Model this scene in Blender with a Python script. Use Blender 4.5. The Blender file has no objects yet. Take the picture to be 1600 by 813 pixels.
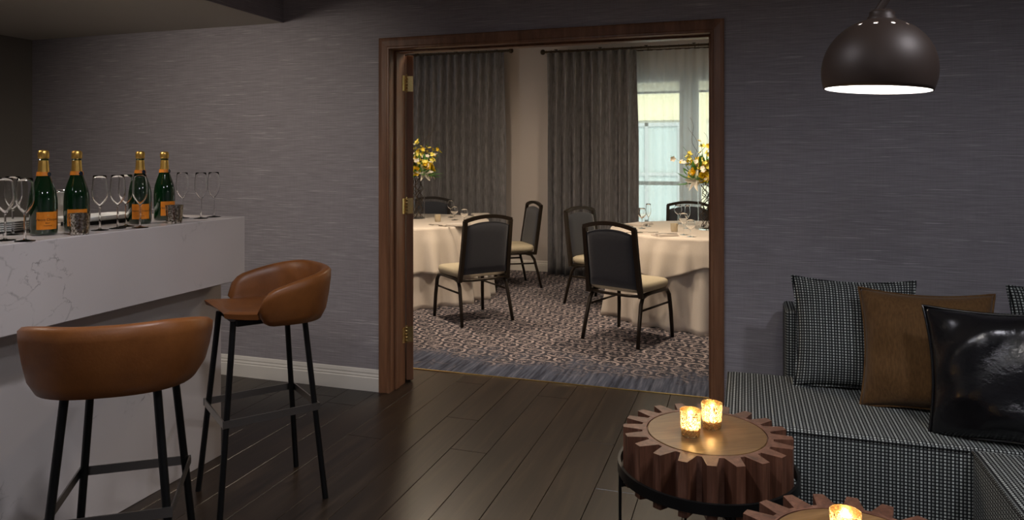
import bpy, bmesh, math, random
from mathutils import Vector, Matrix
random.seed(7)
PI = math.pi
S = bpy.context.scene
C = S.collection
def sr(r, g, b):
    f = lambda c: (c/255/12.92) if c/255 <= .04045 else ((c/255+.055)/1.055)**2.4
    return (f(r), f(g), f(b), 1)

# ---------------------------------------------------------------- camera
YAW = math.atan(365/1119)
cd = bpy.data.cameras.new('camera'); cam = bpy.data.objects.new('camera', cd); C.objects.link(cam)
cd.sensor_width = 36; cd.lens = 36*1119/1600; cd.shift_y = -159.5/1600
cd.clip_start = .05
cam.location = (0, 0, 1.45); cam.rotation_euler = (PI/2, 0, YAW)
S.camera = cam

# ---------------------------------------------------------------- world, sun, exposure
w = bpy.data.worlds.new('sky'); S.world = w; w.use_nodes = True
bg = w.node_tree.nodes['Background']; bg.inputs[0].default_value = (.90, .95, 1, 1); bg.inputs[1].default_value = 1.9
sd = bpy.data.lights.new('sun_offscreen', 'SUN'); sd.energy = 2.2; sd.angle = .05; sd.color = (1, .93, .78)
so = bpy.data.objects.new('sun_offscreen', sd); C.objects.link(so); so.rotation_euler = (math.radians(48), 0, math.radians(25))
vs = S.view_settings
vs.view_transform = 'Standard'; vs.look = 'None'; vs.gamma = 1; vs.use_curve_mapping = False
vs.exposure = 0.5
S.cycles.max_bounces = 16; S.cycles.transmission_bounces = 16; S.cycles.transparent_max_bounces = 24

# ---------------------------------------------------------------- ceiling lights above the frame (the light they throw is in the photograph)
WARM = (1, .80, .60); NEUT = (1, .88, .76); COOL = (.92, .92, 1)
LAMPS = [   # name, x, y, ceiling z, watts, colour, cone deg, radius, aim point or None (straight down)
    ('lounge_ceiling_bar_side_offscreen', -1.1, 1.5, 2.75, 92, COOL, 172, .12, None),
    ('lounge_ceiling_sofa_side_offscreen', 1.3, 1.7, 2.75, 100, COOL, 172, .12, None),
    ('lounge_ceiling_rear_offscreen', 0, -.8, 2.75, 130, COOL, 172, .12, None),
    ('bar_soffit_wall_wash_offscreen', -3.05, 1.85, 2.33, 75, NEUT, 100, .05, (-3.30, 3.97, 1.05)),
    ('bar_soffit_counter_offscreen', -3.3, 1.45, 2.33, 42, NEUT, 165, .05, None),
    ('dining_ceiling_flower_table_offscreen', -2.9, 6.1, 3.0, 170, WARM, 172, .10, None),
    ('dining_ceiling_window_table_offscreen', -.7, 6.1, 3.0, 170, WARM, 172, .10, None),
    ('dining_ceiling_doorway_offscreen', -1.75, 5.1, 3.0, 110, WARM, 172, .10, None),
]
for (nm, x, y, zc, pw, col, cone, rad, tgt) in LAMPS:
    ld = bpy.data.lights.new(nm, 'SPOT'); ld.energy = pw; ld.color = col; ld.spot_size = math.radians(cone); ld.spot_blend = 1; ld.shadow_soft_size = rad
    lo = bpy.data.objects.new(nm, ld); C.objects.link(lo); lo.location = (x, y, zc-.01)
    if tgt: lo.rotation_euler = (Vector(tgt)-lo.location).to_track_quat('-Z', 'Y').to_euler()

# ---------------------------------------------------------------- helpers
def tag(o, label=None, cat=None, group=None, kind=None):
    if label: o['label'] = label
    if cat: o['category'] = cat
    if group: o['group'] = group
    if kind: o['kind'] = kind
    return o
def empty(name, loc=(0, 0, 0), rz=0):
    o = bpy.data.objects.new(name, None); C.objects.link(o); o.location = loc; o.rotation_euler = (0, 0, rz)
    o.empty_display_size = .05
    return o
def link(name, me, parent=None, loc=(0, 0, 0), rot=(0, 0, 0)):
    o = bpy.data.objects.new(name, me); C.objects.link(o); o.parent = parent
    o.location = loc; o.rotation_euler = rot
    return o
def finish(name, bm, mat, parent=None, smooth=False, uv=False, loc=(0, 0, 0), rot=(0, 0, 0), auto=None):
    bmesh.ops.recalc_face_normals(bm, faces=bm.faces)
    me = bpy.data.meshes.new(name)
    if uv:
        l = bm.loops.layers.uv.verify()
        for f in bm.faces:
            n = f.normal; a = max(range(3), key=lambda i: abs(n[i]))
            for lp in f.loops:
                c = lp.vert.co
                lp[l].uv = (c.y, c.z) if a == 0 else ((c.x, c.z) if a == 1 else (c.x, c.y))
    for f in bm.faces: f.smooth = smooth
    if auto:
        for e in bm.edges:
            if len(e.link_faces) == 2 and e.calc_face_angle(0) > auto: e.smooth = False
    bm.to_mesh(me); bm.free()
    if mat: me.materials.append(mat)
    return link(name, me, parent, loc, rot)
def B(): return bmesh.new()
def box(bm, lo, hi, bev=0, seg=2):
    r = bmesh.ops.create_cube(bm, size=1)
    vsx = r['verts']
    for v in vsx:
        v.co = Vector([(lo[i]+hi[i])/2 + v.co[i]*(hi[i]-lo[i]) for i in range(3)])
    if bev:
        es = list({e for v in vsx for e in v.link_edges})
        bmesh.ops.bevel(bm, geom=es, offset=bev, segments=seg, affect='EDGES', profile=.5)
def loft(bm, rings, closed=True, cap=True, loop=False):
    vr = [[bm.verts.new(p) for p in r] for r in rings]
    n = len(vr[0]); m = len(vr)
    for i in range(m if loop else m-1):
        a, b = vr[i], vr[(i+1) % m]
        for j in range(n if closed else n-1):
            k = (j+1) % n
            try: bm.faces.new((a[j], a[k], b[k], b[j]))
            except ValueError: pass
    if cap and closed and not loop:
        bm.faces.new(vr[0][::-1]); bm.faces.new(vr[-1])
    return vr
def lathe(bm, prof, n=24, c=(0, 0, 0), cap=False):
    rings = []
    for r, z in prof:
        rings.append([(c[0]+r*math.cos(2*PI*j/n), c[1]+r*math.sin(2*PI*j/n), c[2]+z) for j in range(n)])
    loft(bm, rings, True, cap)
def tube(bm, path, r, n=8, loop=False, cap=True, flat=None):
    P = [Vector(p) for p in path]; m = len(P)
    rad = r if isinstance(r, (list, tuple)) else [r]*m
    rings = []; up = None
    for i in range(m):
        a = P[(i-1) % m] if (loop or i > 0) else P[i]; b = P[(i+1) % m] if (loop or i < m-1) else P[i]
        t = (b-a).normalized()
        if up is None:
            up = Vector((0, 0, 1)) if abs(t.z) < .95 else Vector((1, 0, 0))
        s = t.cross(up).normalized(); u2 = s.cross(t).normalized(); up = u2
        if flat:
            w_, h_ = flat
            q = [(-1, -1), (1, -1), (1, 1), (-1, 1)]
            rings.append([P[i]+s*(x*w_/2)+u2*(y*h_/2) for x, y in q])
        else:
            rings.append([P[i]+s*(rad[i]*math.cos(2*PI*j/n))+u2*(rad[i]*math.sin(2*PI*j/n)) for j in range(n)])
    loft(bm, rings, True, cap, loop)
def bar(bm, p, q, w_, h_): tube(bm, [p, q], 0, flat=(w_, h_))
def copy_tree(o, parent=None):
    c = o.copy(); C.objects.link(c); c.parent = parent
    for ch in list(o.children): copy_tree(ch, c)
    return c
def arc(c, r, a0, a1, n): return [(c[0]+r*math.cos(a0+(a1-a0)*i/n), c[1]+r*math.sin(a0+(a1-a0)*i/n)) for i in range(n+1)]

# ---------------------------------------------------------------- materials
def mat(name):
    m = bpy.data.materials.new(name); m.use_nodes = True
    return m, m.node_tree, m.node_tree.nodes['Principled BSDF']
def nd(t, typ, **k):
    n = t.nodes.new(typ)
    for a, b in k.items(): setattr(n, a, b)
    return n
def plain(name, col, rough=.5, metal=0, spec=.5, coat=0, sheen=0):
    m, t, p = mat(name)
    p.inputs['Base Color'].default_value = col; p.inputs['Roughness'].default_value = rough; p.inputs['Metallic'].default_value = metal
    p.inputs['Specular IOR Level'].default_value = spec; p.inputs['Coat Weight'].default_value = coat
    p.inputs['Sheen Weight'].default_value = sheen
    return m
def coords(t, kind='Object', scale=(1, 1, 1), rnd=False):
    tc = nd(t, 'ShaderNodeTexCoord'); mp = nd(t, 'ShaderNodeMapping'); mp.inputs['Scale'].default_value = scale
    t.links.new(tc.outputs[kind], mp.inputs[0])
    if rnd:
        oi = nd(t, 'ShaderNodeObjectInfo'); ml = nd(t, 'ShaderNodeVectorMath', operation='SCALE'); ml.inputs[0].default_value = (13, 7, 5)
        t.links.new(oi.outputs['Random'], ml.inputs['Scale']); t.links.new(ml.outputs[0], mp.inputs['Location'])
    return mp.outputs[0]
def noise(t, vec, scale, detail=3, rough=.5, dist=0):
    n = nd(t, 'ShaderNodeTexNoise'); n.inputs['Scale'].default_value = scale; n.inputs['Detail'].default_value = detail
    n.inputs['Roughness'].default_value = rough; n.inputs['Distortion'].default_value = dist
    t.links.new(vec, n.inputs['Vector']); return n.outputs['Fac']
def ramp(t, fac, stops):
    r = nd(t, 'ShaderNodeValToRGB'); e = r.color_ramp.elements
    while len(e) < len(stops): e.new(.5)
    for i, (p, c) in enumerate(stops): e[i].position = p; e[i].color = c
    t.links.new(fac, r.inputs[0]); return r.outputs[0]
def mix(t, fac, a, b, mode='MIX'):
    m = nd(t, 'ShaderNodeMix', data_type='RGBA', blend_type=mode)
    for sock, v in ((m.inputs[0], fac), (m.inputs[6], a), (m.inputs[7], b)):
        if isinstance(v, (tuple, list, float, int)): sock.default_value = v
        else: t.links.new(v, sock)
    return m.outputs[2]
def mth(t, op, a, b=None, c=None):
    m = nd(t, 'ShaderNodeMath', operation=op)
    for i, v in enumerate((a, b, c)):
        if v is None: continue
        if isinstance(v, (int, float)): m.inputs[i].default_value = v
        else: t.links.new(v, m.inputs[i])
    return m.outputs[0]
def bump(t, p, h, strength=.3, dist=.01):
    b = nd(t, 'ShaderNodeBump'); b.inputs['Strength'].default_value = strength; b.inputs['Distance'].default_value = dist
    t.links.new(h, b.inputs['Height']); t.links.new(b.outputs[0], p.inputs['Normal'])
def wood(name, c1, c2, c3, scale, rough=.45, rnd=True, spec=.5, bmp=.1):
    m, t, p = mat(name); v = coords(t, 'Object', scale, rnd)
    n1 = noise(t, v, 1, 5, .6, .8); n2 = noise(t, v, 4, 4, .6)
    a = ramp(t, n1, [(.3, c1), (.52, c2), (.75, c3)])
    col = mix(t, .35, a, ramp(t, n2, [(.3, (.25, .25, .25, 1)), (.7, (1, 1, 1, 1))]), 'MULTIPLY')
    if rnd:
        oi = nd(t, 'ShaderNodeObjectInfo'); col = mix(t, .45, col, ramp(t, oi.outputs['Random'], [(0, (.45, .45, .45, 1)), (1, (1, 1, 1, 1))]), 'MULTIPLY')
    t.links.new(col, p.inputs['Base Color']); p.inputs['Roughness'].default_value = rough; p.inputs['Specular IOR Level'].default_value = spec
    bump(t, p, n2, bmp, .003)
    return m
def m_wallpaper(name, base, hi):
    m, t, p = mat(name)
    v = coords(t, 'Object', (2.6, 2.6, 150)); n = noise(t, v, 1, 3, .55)
    v2 = coords(t, 'Object', (7, 7, 420)); n2 = noise(t, v2, 1, 2, .6)
    v3 = coords(t, 'Object', (160, 160, 8)); n3 = noise(t, v3, 1, 1, .5)
    dk = tuple(c*.70 for c in base[:3])+(1,)
    a = ramp(t, n2, [(.35, dk), (.62, base)])
    a = mix(t, .12, a, ramp(t, n3, [(.3, (.5, .5, .5, 1)), (.7, (1, 1, 1, 1))]), 'MULTIPLY')
    st = ramp(t, n, [(.60, (0, 0, 0, 1)), (.72, (1, 1, 1, 1))])
    st2 = ramp(t, n2, [(.50, (0, 0, 0, 1)), (.66, (1, 1, 1, 1))])
    f = mth(t, 'MULTIPLY', st, st2)
    col = mix(t, f, a, hi)
    t.links.new(col, p.inputs['Base Color']); p.inputs['Roughness'].default_value = .55; p.inputs['Specular IOR Level'].default_value = .35
    bump(t, p, n2, .25, .002)
    return m
def m_quartz(name):
    m, t, p = mat(name); v = coords(t, 'Object', (1, 1, 1))
    warp = noise(t, v, 5, 5, .65)
    vv = nd(t, 'ShaderNodeVectorMath', operation='ADD'); t.links.new(v, vv.inputs[0])
    cb = nd(t, 'ShaderNodeCombineXYZ'); s = mth(t, 'MULTIPLY', warp, .22)
    for i in range(3): t.links.new(s, cb.inputs[i])
    t.links.new(cb.outputs[0], vv.inputs[1])
    vo = nd(t, 'ShaderNodeTexVoronoi', feature='DISTANCE_TO_EDGE'); vo.inputs['Scale'].default_value = 11
    t.links.new(vv.outputs[0], vo.inputs['Vector'])
    vein = ramp(t, vo.outputs['Distance'], [(0, (1, 1, 1, 1)), (.045, (0, 0, 0, 1))])
    patch = ramp(t, noise(t, v, 3.2, 3, .6), [(.525, (0, 0, 0, 1)), (.64, (1, 1, 1, 1))])
    brk = ramp(t, noise(t, v, 26, 3, .6), [(.42, (0, 0, 0, 1)), (.6, (1, 1, 1, 1))])
    f = mth(t, 'MULTIPLY', mth(t, 'MULTIPLY', vein, patch), brk)
    f = mth(t, 'MULTIPLY', f, .6)
    base = ramp(t, noise(t, v, 2, 2), [(.3, (.58, .525, .50, 1)), (.7, (.65, .60, .575, 1))])
    t.links.new(mix(t, f, base, (.13, .115, .10, 1)), p.inputs['Base Color'])
    p.inputs['Roughness'].default_value = .22
    return m
def m_weave(name, p_=.0125, dark=(.012, .013, .014, 1), light=(.50, .53, .51, 1)):
    m, t, p = mat(name)
    tc = nd(t, 'ShaderNodeTexCoord'); sp = nd(t, 'ShaderNodeSeparateXYZ'); t.links.new(tc.outputs['UV'], sp.inputs[0])
    k = 2*PI/p_
    a = mth(t, 'SINE', mth(t, 'MULTIPLY', sp.outputs[0], k)); b = mth(t, 'SINE', mth(t, 'MULTIPLY', sp.outputs[1], k))
    f1 = ramp(t, mth(t, 'MULTIPLY_ADD', a, .5, .5), [(.30, (0, 0, 0, 1)), (.5, (1, 1, 1, 1))])
    f2 = ramp(t, mth(t, 'MULTIPLY_ADD', b, .5, .5), [(.22, (0, 0, 0, 1)), (.42, (1, 1, 1, 1))])
    f = mth(t, 'MULTIPLY', f1, f2)
    alt = ramp(t, mth(t, 'MULTIPLY_ADD', mth(t, 'SINE', mth(t, 'MULTIPLY', sp.outputs[0], k*.5)), .5, .5), [(.40, (.55, .55, .55, 1)), (.60, (1, 1, 1, 1))])
    f = mth(t, 'MULTIPLY', f, alt)
    n = noise(t, coords(t, 'UV', (260, 260, 1)), 1, 2)
    lt = mix(t, .6, light, ramp(t, n, [(.3, (.35, .35, .35, 1)), (.65, (1, 1, 1, 1))]), 'MULTIPLY')
    t.links.new(mix(t, f, dark, lt), p.inputs['Base Color'])
    p.inputs['Roughness'].default_value = .9; p.inputs['Specular IOR Level'].default_value = .15
    bump(t, p, f, .5, .003)
    return m
def m_carpet(name):
    m, t, p = mat(name)
    tc = nd(t, 'ShaderNodeTexCoord'); o = tc.outputs['Object']
    wn = nd(t, 'ShaderNodeTexNoise'); wn.inputs['Scale'].default_value = 18; t.links.new(o, wn.inputs['Vector'])
    wv = nd(t, 'ShaderNodeVectorMath', operation='MULTIPLY_ADD'); wv.inputs[1].default_value = (.009, .009, 0)
    t.links.new(wn.outputs['Color'], wv.inputs[0]); t.links.new(o, wv.inputs[2])
    def lattice(off):
        ad = nd(t, 'ShaderNodeVectorMath', operation='ADD'); ad.inputs[1].default_value = (off[0], off[1], 0); t.links.new(wv.outputs[0], ad.inputs[0])
        sc = nd(t, 'ShaderNodeVectorMath', operation='DIVIDE'); sc.inputs[1].default_value = (.165, .27, 1); t.links.new(ad.outputs[0], sc.inputs[0])
        fr = nd(t, 'ShaderNodeVectorMath', operation='FRACTION'); t.links.new(sc.outputs[0], fr.inputs[0])
        sp = nd(t, 'ShaderNodeSeparateXYZ'); t.links.new(fr.outputs[0], sp.inputs[0])
        dx = mth(t, 'MULTIPLY', mth(t, 'SUBTRACT', sp.outputs[0], .5), .165); dy = mth(t, 'MULTIPLY', mth(t, 'SUBTRACT', sp.outputs[1], .5), .27)
        return mth(t, 'SQRT', mth(t, 'ADD', mth(t, 'MULTIPLY', dx, dx), mth(t, 'MULTIPLY', dy, dy)))
    d = mth(t, 'MINIMUM', lattice((0, 0)), lattice((.0825, .135)))
    k = (0, 0, 0, 1); wt = (1, 1, 1, 1)
    dn = mth(t, 'DIVIDE', d, .1)
    ring = ramp(t, dn, [(0, wt), (.08, wt), (.13, k), (.49, k), (.55, wt), (.70, wt), (.76, k)])
    inner = ramp(t, dn, [(.0, wt), (.40, wt), (.45, k)])
    blotch = ramp(t, noise(t, o, 55, 2, .6), [(.52, k), (.6, wt)])
    f = mth(t, 'MAXIMUM', ring, mth(t, 'MULTIPLY', inner, blotch))
    wear = ramp(t, noise(t, o, 30, 4, .7), [(.38, k), (.56, wt)])
    sp = nd(t, 'ShaderNodeSeparateXYZ'); t.links.new(o, sp.inputs[0])
    edge = mth(t, 'ADD', mth(t, 'SUBTRACT', sp.outputs[1], 4.47), mth(t, 'MULTIPLY', mth(t, 'SUBTRACT', noise(t, o, 3.2, 3, .6), .5), 1.1))
    ef = ramp(t, edge, [(.22, k), (.62, wt)])
    f = mth(t, 'MULTIPLY', mth(t, 'MULTIPLY', f, wear), ef)
    st = noise(t, coords(t, 'Object', (38, 2.5, 1)), 1, 3, .6)
    base = ramp(t, st, [(.35, (.030, .034, .050, 1)), (.55, (.075, .085, .120, 1)), (.7, (.13, .14, .18, 1))])
    dk = mix(t, ef, base, (.040, .040, .050, 1))
    col = mix(t, f, dk, (.40, .335, .325, 1))
    t.links.new(col, p.inputs['Base Color']); p.inputs['Roughness'].default_value = .95; p.inputs['Specular IOR Level'].default_value = .1
    bump(t, p, noise(t, o, 400, 2), .4, .004)
    return m
def m_leather(name, col, dk, rough, sc=60, bs=.25):
    m, t, p = mat(name); v = coords(t)
    n = noise(t, v, 9, 4, .6); t.links.new(ramp(t, n, [(.3, dk), (.7, col)]), p.inputs['Base Color'])
    p.inputs['Roughness'].default_value = rough
    bump(t, p, noise(t, v, sc, 5, .6), bs, .004); return m
def m_fabric(name, c1, c2, scale=(300, 300, 300), rough=.9, sheen=.3, bs=.3, spec=.2):
    m, t, p = mat(name); n = noise(t, coords(t, 'Object', scale), 1, 3, .6)
    t.links.new(ramp(t, n, [(.3, c1), (.7, c2)]), p.inputs['Base Color'])
    p.inputs['Roughness'].default_value = rough; p.inputs['Sheen Weight'].default_value = sheen; p.inputs['Specular IOR Level'].default_value = spec
    bump(t, p, n, bs, .002); return m
def m_glass(name, rough=0, col=(1, 1, 1, 1)):
    m, t, p = mat(name); p.inputs['Transmission Weight'].default_value = 1; p.inputs['Roughness'].default_value = rough
    p.inputs['IOR'].default_value = 1.28; p.inputs['Base Color'].default_value = col; return m
def m_pane(name, tint=(.92, .97, .96, 1)):
    m = bpy.data.materials.new(name); m.use_nodes = True; t = m.node_tree; t.nodes.clear()
    out = nd(t, 'ShaderNodeOutputMaterial'); tr = nd(t, 'ShaderNodeBsdfTransparent'); tr.inputs[0].default_value = tint
    gl = nd(t, 'ShaderNodeBsdfGlossy'); gl.inputs['Roughness'].default_value = .02
    mx = nd(t, 'ShaderNodeMixShader'); mx.inputs[0].default_value = .07
    t.links.new(tr.outputs[0], mx.inputs[1]); t.links.new(gl.outputs[0], mx.inputs[2]); t.links.new(mx.outputs[0], out.inputs[0]); return m
def m_sheer(name, col, opac):
    m = bpy.data.materials.new(name); m.use_nodes = True; t = m.node_tree; t.nodes.clear()
    out = nd(t, 'ShaderNodeOutputMaterial'); tr = nd(t, 'ShaderNodeBsdfTransparent')
    df = nd(t, 'ShaderNodeBsdfDiffuse'); tl = nd(t, 'ShaderNodeBsdfTranslucent'); df.inputs[0].default_value = col; tl.inputs[0].default_value = col
    a = nd(t, 'ShaderNodeMixShader'); a.inputs[0].default_value = .45; t.links.new(df.outputs[0], a.inputs[1]); t.links.new(tl.outputs[0], a.inputs[2])
    b = nd(t, 'ShaderNodeMixShader')
    b.inputs[0].default_value = opac
    t.links.new(tr.outputs[0], b.inputs[1]); t.links.new(a.outputs[0], b.inputs[2]); t.links.new(b.outputs[0], out.inputs[0]); return m
def m_emit(name, col, st):
    m = bpy.data.materials.new(name); m.use_nodes = True; t = m.node_tree; t.nodes.clear()
    out = nd(t, 'ShaderNodeOutputMaterial'); e = nd(t, 'ShaderNodeEmission'); e.inputs[0].default_value = col; e.inputs[1].default_value = st
    t.links.new(e.outputs[0], out.inputs[0]); return m
def m_mercury(name, metalcol, glow, clear):
    m = bpy.data.materials.new(name); m.use_nodes = True; t = m.node_tree; t.nodes.clear()
    out = nd(t, 'ShaderNodeOutputMaterial'); v = coords(t)
    n = noise(t, v, 420, 3, .65); n2 = noise(t, v, 120, 2, .6)
    f = mth(t, 'MULTIPLY', ramp(t, n, [(.42, (0, 0, 0, 1)), (.52, (1, 1, 1, 1))]), ramp(t, n2, [(.36, (.25, .25, .25, 1)), (.55, (1, 1, 1, 1))]))
    mt = nd(t, 'ShaderNodeBsdfGlossy'); mt.inputs[0].default_value = metalcol; mt.inputs['Roughness'].default_value = .22
    tl = nd(t, 'ShaderNodeBsdfTranslucent'); tl.inputs[0].default_value = glow
    tr = nd(t, 'ShaderNodeBsdfTransparent'); tr.inputs[0].default_value = glow
    a = nd(t, 'ShaderNodeMixShader'); a.inputs[0].default_value = clear; t.links.new(tl.outputs[0], a.inputs[1]); t.links.new(tr.outputs[0], a.inputs[2])
    b = nd(t, 'ShaderNodeMixShader'); t.links.new(f, b.inputs[0]); t.links.new(a.outputs[0], b.inputs[1]); t.links.new(mt.outputs[0], b.inputs[2])
    t.links.new(b.outputs[0], out.inputs[0]); return m

M = {}
M['wallpaper'] = m_wallpaper('grey_wallpaper', (.36, .335, .36, 1), (.82, .78, .80, 1))
M['paint'] = plain('taupe_paint', (.22, .20, .17, 1), .7)
M['ceil'] = plain('cream_ceiling', (.62, .58, .50, 1), .8)
M['cream'] = plain('cream_wall', (.58, .53, .50, 1), .75)
M['white'] = plain('white_trim', (.72, .69, .64, 1), .4)
M['quartz'] = m_quartz('white_quartz')
M['floor'] = wood('dark_plank_wood', (.013, .0075, .0045, 1), (.027, .016, .009, 1), (.060, .040, .025, 1), (22, 1.3, 10), .33, True, .55, .12)
M['under'] = plain('subfloor_wood', (.045, .028, .017, 1), .7)
M['carpet'] = m_carpet('ring_carpet')
M['casing'] = wood('casing_wood', (.17, .075, .036, 1), (.25, .115, .058, 1), (.33, .165, .088, 1), (14, 14, 1.1), .4, False)
M['brass'] = plain('brass', (.80, .60, .26, 1), .25, 1)
M['bronze'] = plain('dark_bronze', (.060, .042, .026, 1), .4, .8)
M['drape'] = m_fabric('grey_velvet_drape', (.15, .147, .155, 1), (.29, .285, .30, 1), (40, 40, 9), .6, .35, .3)
M['sheer'] = m_sheer('white_sheer', (.80, .82, .79, 1), .50)
M['shade'] = m_sheer('roller_shade', (.62, .60, .58, 1), .66)
M['pane'] = m_pane('window_pane')
M['frame'] = plain('window_frame', (.52, .55, .56, 1), .5)
M['linen'] = m_fabric('cream_linen', (.60, .53, .45, 1), (.68, .61, .53, 1), (250, 250, 250), .8, .2, .15)
M['linen2'] = m_fabric('ivory_linen', (.58, .52, .46, 1), (.66, .60, .54, 1), (250, 250, 250), .8, .2, .15)
M['seat'] = m_fabric('cream_vinyl', (.42, .37, .26, 1), (.50, .44, .32, 1), (90, 90, 90), .5, 0, .1)
M['pad'] = m_fabric('charcoal_fabric', (.030, .033, .042, 1), (.050, .054, .066, 1), (280, 280, 280), .75, .3, .3)
M['chairframe'] = plain('bronze_frame', (.030, .022, .015, 1), .35, .5)
M['tan'] = m_leather('tan_leather', (.265, .092, .021, 1), (.185, .060, .013, 1), .42, 120, .12)
M['black'] = plain('black_metal', (.006, .006, .006, 1), .4, .3)
M['steel'] = plain('brushed_steel', (.42, .41, .39, 1), .3, 1)
M['blackleather'] = m_leather('black_leather', (.008, .008, .009, 1), (.004, .004, .005, 1), .20, 40, .5)
M['velvet'] = m_fabric('brown_velvet', (.070, .033, .009, 1), (.110, .055, .017, 1), (160, 160, 30), .8, .12, .4)
M['weave'] = m_weave('houndstooth_weave')
M['gear'] = wood('red_gear_wood', (.070, .026, .014, 1), (.16, .066, .038, 1), (.27, .13, .085, 1), (40, 40, 3), .45, True)
M['gearrim'] = wood('red_gear_rim', (.11, .044, .026, 1), (.18, .080, .050, 1), (.26, .13, .09, 1), (12, 12, 12), .5, True)
M['inlay'] = wood('oak_inlay', (.17, .088, .032, 1), (.26, .145, .058, 1), (.33, .20, .09, 1), (4, 40, 4), .28, True, .5, .04)
M['lamp'] = plain('bronze_lamp', (.052, .034, .026, 1), .50, .2, .5, 0)
M['lampin'] = plain('lamp_white_inside', (.85, .85, .85, 1), .5)
M['bulb'] = m_emit('lamp_bulb', (1, .97, .93, 1), 12)
M['glass'] = m_glass('clear_glass')
M['bottle'] = plain('green_glass', (.0022, .019, .005, 1), .05, 0, .8, .5)
M['foil'] = plain('gold_foil', (.86, .52, .13, 1), .34, .9)
M['orange'] = plain('orange_label', (.72, .22, .012, 1), .45)
M['ink'] = plain('label_ink', (.08, .03, .008, 1), .5)
M['seal'] = plain('dark_seal', (.02, .03, .05, 1), .3, .4)
M['mercury'] = m_mercury('gold_mercury_glass', (.75, .58, .34, 1), (1, .90, .72, 1), .5)
M['silver'] = m_mercury('silver_mercury_glass', (.90, .86, .76, 1), (.25, .20, .12, 1), .3)
M['wax'] = plain('candle_wax', (.85, .76, .58, 1), .5); M['wax'].node_tree.nodes['Principled BSDF'].inputs['Subsurface Weight'].default_value = .3
M['flame'] = m_emit('flame', (1, .70, .30, 1), 60)
M['china'] = plain('white_china', (.78, .77, .73, 1), .2)
M['cutlery'] = plain('cutlery_steel', (.30, .27, .23, 1), .25, 1)
M['chrome'] = plain('chrome', (.60, .60, .60, 1), .12, 1)
M['yellow'] = plain('yellow_petal', (.86, .60, .03, 1), .6)
M['yellow2'] = plain('pale_yellow_petal', (.86, .74, .14, 1), .6)
M['lily'] = plain('white_petal', (.80, .74, .62, 1), .6)
M['leaf'] = plain('green_leaf', (.075, .23, .035, 1), .5)
M['twig'] = plain('brown_twig', (.07, .045, .022, 1), .7)
M['ext_cream'] = plain('facade_cream', (.74, .70, .58, 1), .9)
M['ext_yellow'] = plain('facade_yellow', (.80, .72, .46, 1), .9)
M['ext_brown'] = plain('facade_brown', (.33, .26, .20, 1), .9)
M['ext_glass'] = plain('facade_glass', (.44, .52, .50, 1), .2)
M['ext_grey'] = plain('facade_grey', (.42, .44, .43, 1), .8)
M['ext_dark'] = plain('rail_dark', (.05, .055, .06, 1), .5)

# ================================================================ SETTING
YW = 3.97; YW2 = 4.17           # lounge wall with the doorway
XL, XR, YB = -5.06, 2.65, -2.6  # lounge
DX0, DX1, DZ = -2.086, -.178, 2.120    # door opening
YF = 8.80; DZC = 3.0            # dining room far wall, ceiling
DL, DR = -5.6, 2.65

# floor with planks
bm = B(); box(bm, (XL-.3, YB-.1, -.06), (XR+.2, 4.47, -.008))
floor = tag(finish('floor', bm, M['under']), kind='structure')
PW = .193
meshes = {}
def plank_mesh(L):
    if L not in meshes:
        b = B(); box(b, (-PW/2+.0008, -L/2+.0008, -.015), (PW/2-.0008, L/2-.0008, 0), .0016, 1)
        me = bpy.data.meshes.new('plank'); bmesh.ops.recalc_face_normals(b, faces=b.faces); b.to_mesh(me); b.free(); me.materials.append(M['floor']); meshes[L] = me
    return meshes[L]
ncol = int((XR+.1-XL+.2)/PW)
x0 = -1.497 - PW/2 - 19*PW + .5*PW
for i in range(-1, 40):
    x = x0 + i*PW
    if x > XR+.1: break
    y = YB - random.choice([0, .5, 1.1])
    while y < 4.47:
        L = random.choice([1.7, 2.1, 2.6])
        y2 = y+L
        if y2 > 4.3: y2 = 4.47
        L2 = round(y2-y, 2)
        if y2 > YB: link('plank', plank_mesh(L2), floor, (x, (y+y2)/2, 0))
        y = y2
# carpet of the dining room
bm = B(); box(bm, (DL-.1, 4.475, -.06), (DR+.1, YF+.05, .004))
tag(finish('floor_carpet', bm, M['carpet']), kind='structure')
bm = B(); box(bm, (DL, 4.466, -.004), (DR, 4.478, .0055), .001, 1)
tag(finish('trim_1', bm, M['brass']), kind='structure')

# lounge wall with doorway (one wall, an opening in it)
bm = B()
box(bm, (XL-.1, YW, 0), (DX0-.02, YW2, 3.0)); box(bm, (DX1+.02, YW, 0), (XR+.1, YW2, 3.0)); box(bm, (DX0-.02, YW, DZ+.02), (DX1+.02, YW2, 3.0))
tag(finish('wall_back', bm, M['wallpaper']), kind='structure')
bm = B(); box(bm, (XL-.12, YB-.1, 0), (XL, YW, 3.0)); tag(finish('wall_left', bm, M['paint']), kind='structure')
bm = B(); box(bm, (XR, YB-.1, 0), (XR+.12, YW, 3.0)); tag(finish('wall_right', bm, M['wallpaper']), kind='structure')
bm = B(); box(bm, (XL-.1, YB-.12, 0), (XR+.1, YB, 3.0)); tag(finish('wall_front', bm, M['wallpaper']), kind='structure')
bm = B(); box(bm, (XL-.1, YB-.1, 2.75), (XR+.1, YW+.02, 2.85)); tag(finish('ceiling', bm, M['ceil']), kind='structure')
bm = B(); box(bm, (XL-.02, YB, 2.33), (-2.865, YW+.01, 2.76)); 
sof = tag(finish('ceiling_soffit', bm, M['ceil']), kind='structure')
bm = B(); box(bm, (-2.868, YB, 2.331), (-2.860, YW+.005, 2.752)); finish('soffit_fascia', bm, M['wallpaper'], sof)
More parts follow.
